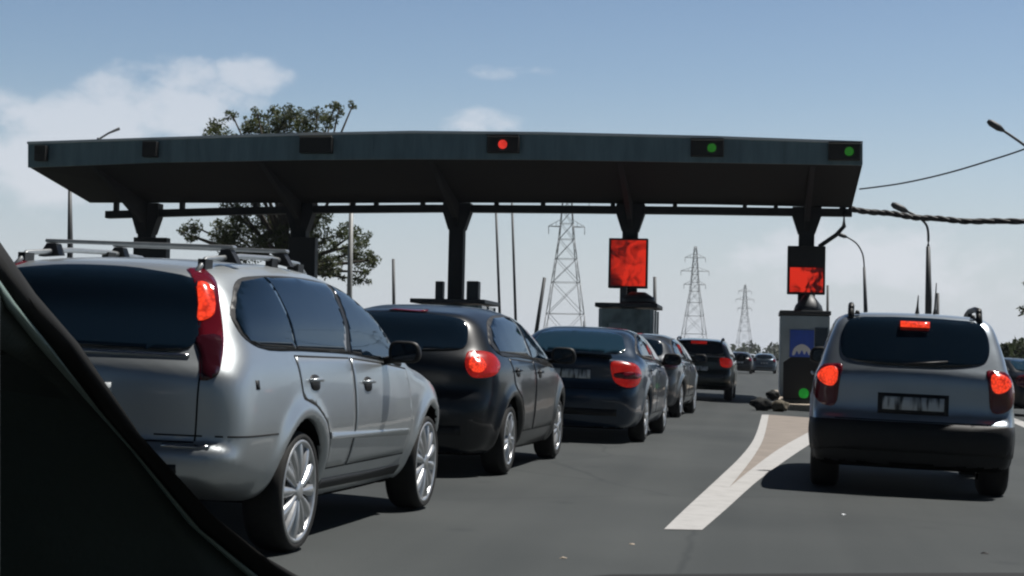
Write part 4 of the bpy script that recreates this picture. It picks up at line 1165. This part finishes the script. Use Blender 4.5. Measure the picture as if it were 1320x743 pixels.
plain_pole(1209, 1209, 378, 60, .07, 'thin pole behind the right half of the silver off-road car roof')

def pylon(px, ytop, Y, wb, label, arms, r):
    b = at(px, 461, Y); z0 = gz(b.x) - .03; H = at(px, ytop, Y).z - z0
    t = thing('power_pylon', label, 'pylon', (b.x, Y, z0), (0, 0, R(12)), 'lattice pylons on the horizon')
    def hw(z):
        u = z / H
        return wb / 2 * (1 - u / .62 * .70) if u < .62 else wb / 2 * .30 * (1 - (u - .62) / .38 * .75)
    mb = MB()
    lv = [0, .22, .38, .50, .60, .68, .75, .81, .87, .93, 1.0]
    for k in range(len(lv) - 1):
        za, zb = lv[k] * H, lv[k + 1] * H; a, c = hw(za), hw(zb)
        C0 = [Vector((sx * a, sy * a, za)) for sx, sy in ((-1, -1), (1, -1), (1, 1), (-1, 1))]
        C1 = [Vector((sx * c, sy * c, zb)) for sx, sy in ((-1, -1), (1, -1), (1, 1), (-1, 1))]
        for q in range(4):
            mb.tube([C0[q], C1[q]], r, 5)
            mb.tube([C0[q], C1[(q + 1) % 4]], r * .6, 4); mb.tube([C0[(q + 1) % 4], C1[q]], r * .6, 4)
            mb.tube([C1[q], C1[(q + 1) % 4]], r * .6, 4)
    mb.build('tower', M['galv'], t)
    for u, al in arms:
        z = u * H; a = hw(z)
        mb = MB()
        for s_ in (-1, 1):
            for sy in (-1, 1):
                mb.tube([(s_ * a, sy * a, z), (s_ * al, 0, z)], r * .8, 4)
            mb.tube([(s_ * a, 0, z + H * .035), (s_ * al, 0, z)], r * .7, 4)
            for q in (.35, .7):
                mb.tube([(s_ * (a + (al - a) * q), 0, z), (s_ * (a + (al - a) * q), 0, z + H * .035 * (1 - q))], r * .5, 4)
            mb.tube([(s_ * al * .98, 0, z), (s_ * al * .98, 0, z - H * .04)], r * .9, 5)
        mb.build('crossarm', M['galv'], t)
pylon(727, 208, 330, 9.0, 'nearest lattice pylon seen right of the paired thin poles', [(.665, 3.6), (.80, 4.4), (.91, 3.4)], .075)
pylon(894, 318, 520, 8.6, 'middle lattice pylon rising behind the dark green estate', [(.66, 3.4), (.78, 4.4), (.90, 3.2)], .08)
pylon(959, 367, 760, 8.0, 'farthest faintest lattice pylon left of the blue sign booth', [(.68, 3.2), (.80, 4.2), (.91, 3.0)], .08)

# ================================================================== trees
def leaves_mesh(cl, n, size, name, mat, parent):
    V = []; Q = []
    for (c, r) in cl:
        for _ in range(int(n * r * r)):
            d = rng.normal(size=3); d /= np.linalg.norm(d)
            p = np.array(c) + d * r * (rng.random() ** .45) * np.array([1, 1, .8])
            a = rng.normal(size=3); a /= np.linalg.norm(a); b = np.cross(a, rng.normal(size=3)); b /= np.linalg.norm(b)
            s = size * rng.uniform(.6, 1.3)
            k = len(V)
            V += [p - a * s, p + b * s * .45, p + a * s, p - b * s * .45]
            Q.append((k, k + 1, k + 2, k + 3))
    me = mesh_np(name, np.array(V), np.array(Q))
    me.polygons.foreach_set('use_smooth', np.zeros(len(Q), bool)); me.update()
    return obj(name, me, mat, parent)
def tree(px_clusters, base_px, Y, label, n, size, r_scale=1.0, leafm='leaf', trunk_r=.28, group=None):
    b = at(base_px, 461, Y); o = Vector((b.x, Y, gz(b.x) - .03))
    t = thing('tree', label, 'tree', o, (0, 0, 0), group)
    cl = []; mb = MB()
    fork = Vector((0, 0, (at(base_px, px_clusters[0][3] if len(px_clusters[0]) > 3 else 330, Y) - o).z))
    mb.tube([(0, 0, -.1), (.1, 0, fork.z * .5), fork], [trunk_r, trunk_r * .8, trunk_r * .65], 8)
    for q in px_clusters:
        x, y, rp = q[:3]
        p = at(x, y, Y) - o; rr = rp * Y / CF * r_scale
        p.y += random.uniform(-1.6, 1.6)
        mid = fork.lerp(p, .55) + Vector((random.uniform(-.3, .3), random.uniform(-.3, .3), -.25))
        mb.tube([fork - Vector((0, 0, .4)), mid, p], [trunk_r * .42, trunk_r * .25, .03], 6)
        cl.append((p, rr))
        for _ in range(4):                      # side twigs with small tufts: ragged outline
            dv = Vector(rng.normal(size=3)).normalized()
            e = p + Vector((dv.x, dv.y, dv.z * .8)) * rr * random.uniform(1.0, 1.5)
            mb.tube([p, e], [.03, .012], 4); cl.append((e, rr * random.uniform(.3, .55)))
    mb.build('trunk', M['bark'], t)
    leaves_mesh(cl, n, size, 'crown', M[leafm], t)
    return t
tree([(308, 152, 9, 330), (350, 142, 13), (344, 165, 16), (385, 150, 16), (402, 163, 18), (430, 136, 8), (455, 137, 6), (432, 160, 14), (375, 165, 18), (325, 168, 12), (272, 171, 6),
      (300, 190, 26), (360, 195, 30), (420, 195, 28), (270, 225, 22), (330, 235, 34), (395, 238, 32), (455, 225, 20), (262, 295, 13), (285, 290, 20), (315, 305, 24), (350, 310, 26), (330, 285, 24),
      (395, 295, 22), (425, 310, 22), (450, 300, 16), (470, 315, 14), (483, 335, 10), (455, 335, 18), (430, 345, 18), (405, 335, 20), (462, 360, 12), (478, 352, 7), (235, 300, 7), (300, 320, 20), (335, 325, 22), (370, 290, 22), (375, 325, 24), (440, 325, 18), (252, 305, 9), (275, 310, 14), (410, 280, 22), (318, 270, 18), (345, 155, 10), (365, 158, 14), (415, 150, 12), (445, 145, 8)],
     372, 68, 'broad leafy tree rising behind the left part of the canopy', 1200, .07)
tree([(1345, 380, 16, 440), (1322, 366, 5), (1324, 400, 7), (1360, 410, 22), (1350, 350, 14), (1370, 380, 20)], 1380, 60, 'leafy tree whose branch tips poke in at the right picture edge', 520, .09, trunk_r=.16)
# bushes on the right behind the dark saloon
for k, (x, y, rr, Y, lb) in enumerate([(1290, 462, 16, 95, 'left bush in the dark clump at the right edge'), (1312, 458, 22, 98, 'right taller bush in the dark clump at the right edge')]):
    tree([(x, y - 4, rr, 470), (x - 10, y + 6, rr * .8), (x + 12, y + 3, rr * .8), (x + 4, y + 12, rr)], x, Y, lb, 240, .2, leafm='leafdark', trunk_r=.12, group='bushes at the right edge')
# far wood along the horizon
cl = []
for k in range(1100):
    x = rng.uniform(-420, 520); y = rng.uniform(620, 700)
    hgt = 3.2 + 2.2 * math.sin(x * .02) + 1.5 * math.sin(x * .071 + 1)
    cl.append(((x, y, rng.uniform(0, max(1.5, hgt)) + .3), rng.uniform(2.0, 4.2)))
o = leaves_mesh(cl, 2.2, 1.3, 'far_wood', M['leafdark'], None); tag(o, 'low band of far trees along the horizon', 'trees', kind='stuff')

# ================================================================== the car the photo is taken from: windscreen pillar and dashboard
own = thing('camera_car', 'dark windscreen pillar and dashboard of the car in the foreground', 'car', (-.3, .4, 0))
oo = Vector((-.3, .4, 0))
def pr(px, py, D):
    d = _F + _R * ((px - 660) / CF) - _U * ((py - 371.5) / CF)
    return CAM + d * D
edge = [(-60, 245), (0, 312), (46, 379), (102, 444), (181, 561), (273, 663), (342, 718), (390, 746), (450, 775)]
hi_ = [(-60, 290), (0, 362), (20, 391), (63, 444), (127, 527), (181, 590), (259, 683), (337, 746), (390, 780)]
Dd = [.60, .62, .64, .67, .72, .77, .81, .84, .87]
rows_s, rows_e, rows_t = [], [], []
for (e, g_, D) in zip(edge, hi_, Dd):
    a = pr(*e, D); b = pr(*g_, D - .012)
    nrm = Vector((b - a)).normalized()
    fw = (a - CAM).normalized()
    rows_s.append([a + fw * .05, a + fw * .002, a, a.lerp(b, .35) - fw * .006, b - fw * .002, b + fw * .05])
    rows_e.append([b + fw * .03, b - fw * .004 , b - fw * .008 + nrm * .0012, b - fw * .006 + nrm * .0045, b - fw * .002 + nrm * .006, b + fw * .03 + nrm * .006])
    c0 = b + nrm * .006
    rows_t.append([c0 + fw * .03, c0 - fw * .001, c0 - fw * .008 + nrm * .02, c0 - fw * .012 + nrm * .06, c0 - fw * .006 + nrm * .11, c0 + fw * .02 + nrm * .15, c0 + fw * .08 + nrm * .16])
for nm, rows, mt in (('pillar_seal', rows_s, 'seal'), ('pillar_highlight', rows_e, 'cabinhighlight'), ('windscreen_pillar', rows_t, 'cabin')):  # the middle strip is the edge highlight, drawn as a pale band
    mb = MB(); mb.grid([[p - oo for p in r] for r in rows], close=True)
    mb.build(nm, M[mt], own)
# dashboard top below the view, its crest just showing at the bottom edge
mb = MB()
rows = []
for px, yv in ((250, 800), (500, 765), (700, 748), (790, 740.5), (900, 740), (1100, 739), (1320, 738.5), (1500, 741), (1800, 760)):
    c = pr(px, yv, .80); rows.append([c + Vector((0, .25, -.10)), c + Vector((0, .06, -.012)), c, c + Vector((0, -.05, -.006)), c + Vector((0, -.25, -.05)), c + Vector((0, -.30, -.25))])
mb.grid([[p - oo for p in r] for r in rows]); mb.build('dashboard', M['seal'], own)
mb = MB()
xs_ = np.linspace(-.44, 1.22, 11)
prof = [(.98, .86), (1.4, .84), (1.9, .795), (2.3, .735), (2.55, .68), (2.62, .52), (2.60, .30), (2.3, .22)]
mb.grid([[Vector((x, y - .10 * (abs(x - .39) / .83) ** 3 * (y > 1.5), z - .06 * (abs(x - .39) / .83) ** 3)) - oo for x in xs_] for y, z in prof])
mb.build('bonnet', M['black'], own)
# roof lining over the seats, keeps the sun off the pillar as the real roof does
mb = MB()
mb.grid([[Vector((x, y, 1.37 - .05 * (x - .35) ** 2 + dz)) - oo for x in np.linspace(-.62, 1.1, 9)] for y, dz in ((-1.2, .02), (-.4, .04), (.1, .02), (.33, -.02), (.36, .0), (.1, .05), (-.4, .07), (-1.2, .05))])
mb.build('roof', M['plastic'], own)
mb = MB(); mb.grid([[Vector((-.63 - dx, y, z)) - oo for y in (-1.2, -.3, .5, .95)] for z, dx in ((.35, .12), (.75, .14), (.93, .10))]); mb.build('door', M['cabin'], own)

# ================================================================== light
EL, AZ = R(63), math.atan2(.42, .25)
sd_ = bpy.data.lights.new('sun', 'SUN'); sd_.energy = 3.7; sd_.angle = R(.55); sd_.color = (1, .965, .91)
so = bpy.data.objects.new('sun', sd_); COL.objects.link(so)
dv = Vector((math.cos(EL) * math.sin(AZ), math.cos(EL) * math.cos(AZ), math.sin(EL)))
so.rotation_euler = (-dv).to_track_quat('-Z', 'Y').to_euler(); so.location = (0, 0, 60)

wd = bpy.data.worlds.new('World'); S.world = wd; wd.use_nodes = True
nt = wd.node_tree; N = nt.nodes.new; L = nt.links.new
bg = nt.nodes['Background']; bg.inputs['Strength'].default_value = 0.066
sky = N('ShaderNodeTexSky'); sky.sky_type = 'NISHITA'; sky.sun_disc = False
sky.sun_elevation = EL; sky.sun_rotation = AZ; sky.air_density = 1.0; sky.dust_density = 1.0; sky.ozone_density = 2.0; sky.altitude = 50
tc = N('ShaderNodeTexCoord')
def math_(op, a, b=None, c=None):
    n = N('ShaderNodeMath'); n.operation = op
    for i, v in enumerate((a, b, c)):
        if v is None: continue
        if isinstance(v, (int, float)): n.inputs[i].default_value = v
        else: L(v, n.inputs[i])
    return n.outputs[0]
sep = N('ShaderNodeSeparateXYZ'); L(tc.outputs['Generated'], sep.inputs[0])
az = math_('ARCTAN2', sep.outputs['X'], sep.outputs['Y'])        # 0 = down the road, + right
el = math_('ARCSINE', sep.outputs['Z'])
# pale summer haze low in the sky
hz = N('ShaderNodeMapRange'); hz.interpolation_type = 'SMOOTHSTEP'
L(el, hz.inputs['Value']); hz.inputs['From Min'].default_value = -.02; hz.inputs['From Max'].default_value = .17
hz.inputs['To Min'].default_value = .85; hz.inputs['To Max'].default_value = 0.0
mixh = N('ShaderNodeMix'); mixh.data_type = 'RGBA'
L(hz.outputs[0], mixh.inputs['Factor']); L(sky.outputs['Color'], mixh.inputs['A']); mixh.inputs['B'].default_value = (6.1, 6.6, 7.4, 1)
# clouds
cmap = N('ShaderNodeMapping'); cmap.inputs['Scale'].default_value = (14, 14, 22); L(tc.outputs['Generated'], cmap.inputs['Vector'])
cn = N('ShaderNodeTexNoise'); cn.inputs['Scale'].default_value = 1.0; cn.inputs['Detail'].default_value = 8; cn.inputs['Roughness'].default_value = .55
L(cmap.outputs['Vector'], cn.inputs['Vector'])
def blob(px, py, ru, rv, soft=1.0):
    d = _F + _R * ((px - 660) / CF) - _U * ((py - 371.5) / CF); d = d.normalized()
    a0, e0 = math.atan2(d.x, d.y), math.asin(d.z)
    u = math_('DIVIDE', math_('SUBTRACT', az, a0), ru / CF); v = math_('DIVIDE', math_('SUBTRACT', el, e0), rv / CF)
    r2 = math_('ADD', math_('MULTIPLY', u, u), math_('MULTIPLY', v, v))
    return math_('MULTIPLY', math_('SUBTRACT', 1.0, r2), soft)
b = blob(240, 140, 120, 72)
for q in ((120, 200, 140, 70), (10, 210, 100, 80), (320, 96, 62, 36), (235, 100, 70, 40), (0, 140, 40, 40), (668, 90, 62, 15, .62), (655, 160, 110, 16, .35), (1180, 330, 330, 60, .5)):
    b = math_('MAXIMUM', b, blob(*q))
b = math_('MAXIMUM', b, -1.0)
cv = math_('ADD', math_('MULTIPLY', b, .46), math_('MULTIPLY_ADD', cn.outputs['Fac'], 1.9, -.45))
cr = N('ShaderNodeMapRange'); cr.interpolation_type = 'SMOOTHSTEP'; L(cv, cr.inputs['Value'])
cr.inputs['From Min'].default_value = .52; cr.inputs['From Max'].default_value = .86; cr.inputs['To Max'].default_value = .66
mixc = N('ShaderNodeMix'); mixc.data_type = 'RGBA'
L(cr.outputs[0], mixc.inputs['Factor']); L(mixh.outputs['Result'], mixc.inputs['A']); mixc.inputs['B'].default_value = (7.2, 7.4, 7.9, 1)
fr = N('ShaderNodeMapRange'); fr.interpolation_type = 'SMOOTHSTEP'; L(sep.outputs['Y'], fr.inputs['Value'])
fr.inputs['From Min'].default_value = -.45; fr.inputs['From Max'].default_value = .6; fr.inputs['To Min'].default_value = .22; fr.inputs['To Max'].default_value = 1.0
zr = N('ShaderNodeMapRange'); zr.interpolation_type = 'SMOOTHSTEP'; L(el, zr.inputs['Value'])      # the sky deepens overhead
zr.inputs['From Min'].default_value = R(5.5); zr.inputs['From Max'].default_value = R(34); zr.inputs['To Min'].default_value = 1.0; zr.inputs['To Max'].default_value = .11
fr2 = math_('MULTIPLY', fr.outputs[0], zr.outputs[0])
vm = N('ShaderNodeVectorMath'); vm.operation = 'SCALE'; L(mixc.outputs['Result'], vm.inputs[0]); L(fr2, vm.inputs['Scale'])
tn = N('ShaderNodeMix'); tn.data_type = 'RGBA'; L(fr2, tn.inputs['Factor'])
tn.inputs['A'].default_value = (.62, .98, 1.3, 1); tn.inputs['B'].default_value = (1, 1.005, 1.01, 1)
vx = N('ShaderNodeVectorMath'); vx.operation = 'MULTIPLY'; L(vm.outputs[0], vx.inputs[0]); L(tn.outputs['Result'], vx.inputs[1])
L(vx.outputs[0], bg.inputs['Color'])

S.view_settings.view_transform = 'Standard'; S.view_settings.look = 'None'
S.view_settings.exposure = 0.65; S.view_settings.gamma = 1.0
S.render.engine = 'CYCLES'
S.cycles.max_bounces = 6

S.cycles.pixel_filter_type = 'BLACKMAN_HARRIS'
S.cycles.filter_width = 2.2
# summer haze over the plain
hb = MB(); hb.box(-500, 620, -40, 860, -1.5, 60)
hm = bpy.data.materials.new('haze_air'); hm.use_nodes = True
hn = hm.node_tree; hn.nodes.remove(hn.nodes['Principled BSDF'])
pv = hn.nodes.new('ShaderNodeVolumePrincipled'); pv.inputs['Density'].default_value = 0.00015; pv.inputs['Color'].default_value = (.86, .9, 1, 1); pv.inputs['Anisotropy'].default_value = 0.2
hn.links.new(pv.outputs[0], [n for n in hn.nodes if n.type == 'OUTPUT_MATERIAL'][0].inputs['Volume'])
tag(hb.build('haze', hm), kind='stuff', label='thin summer haze over the road')
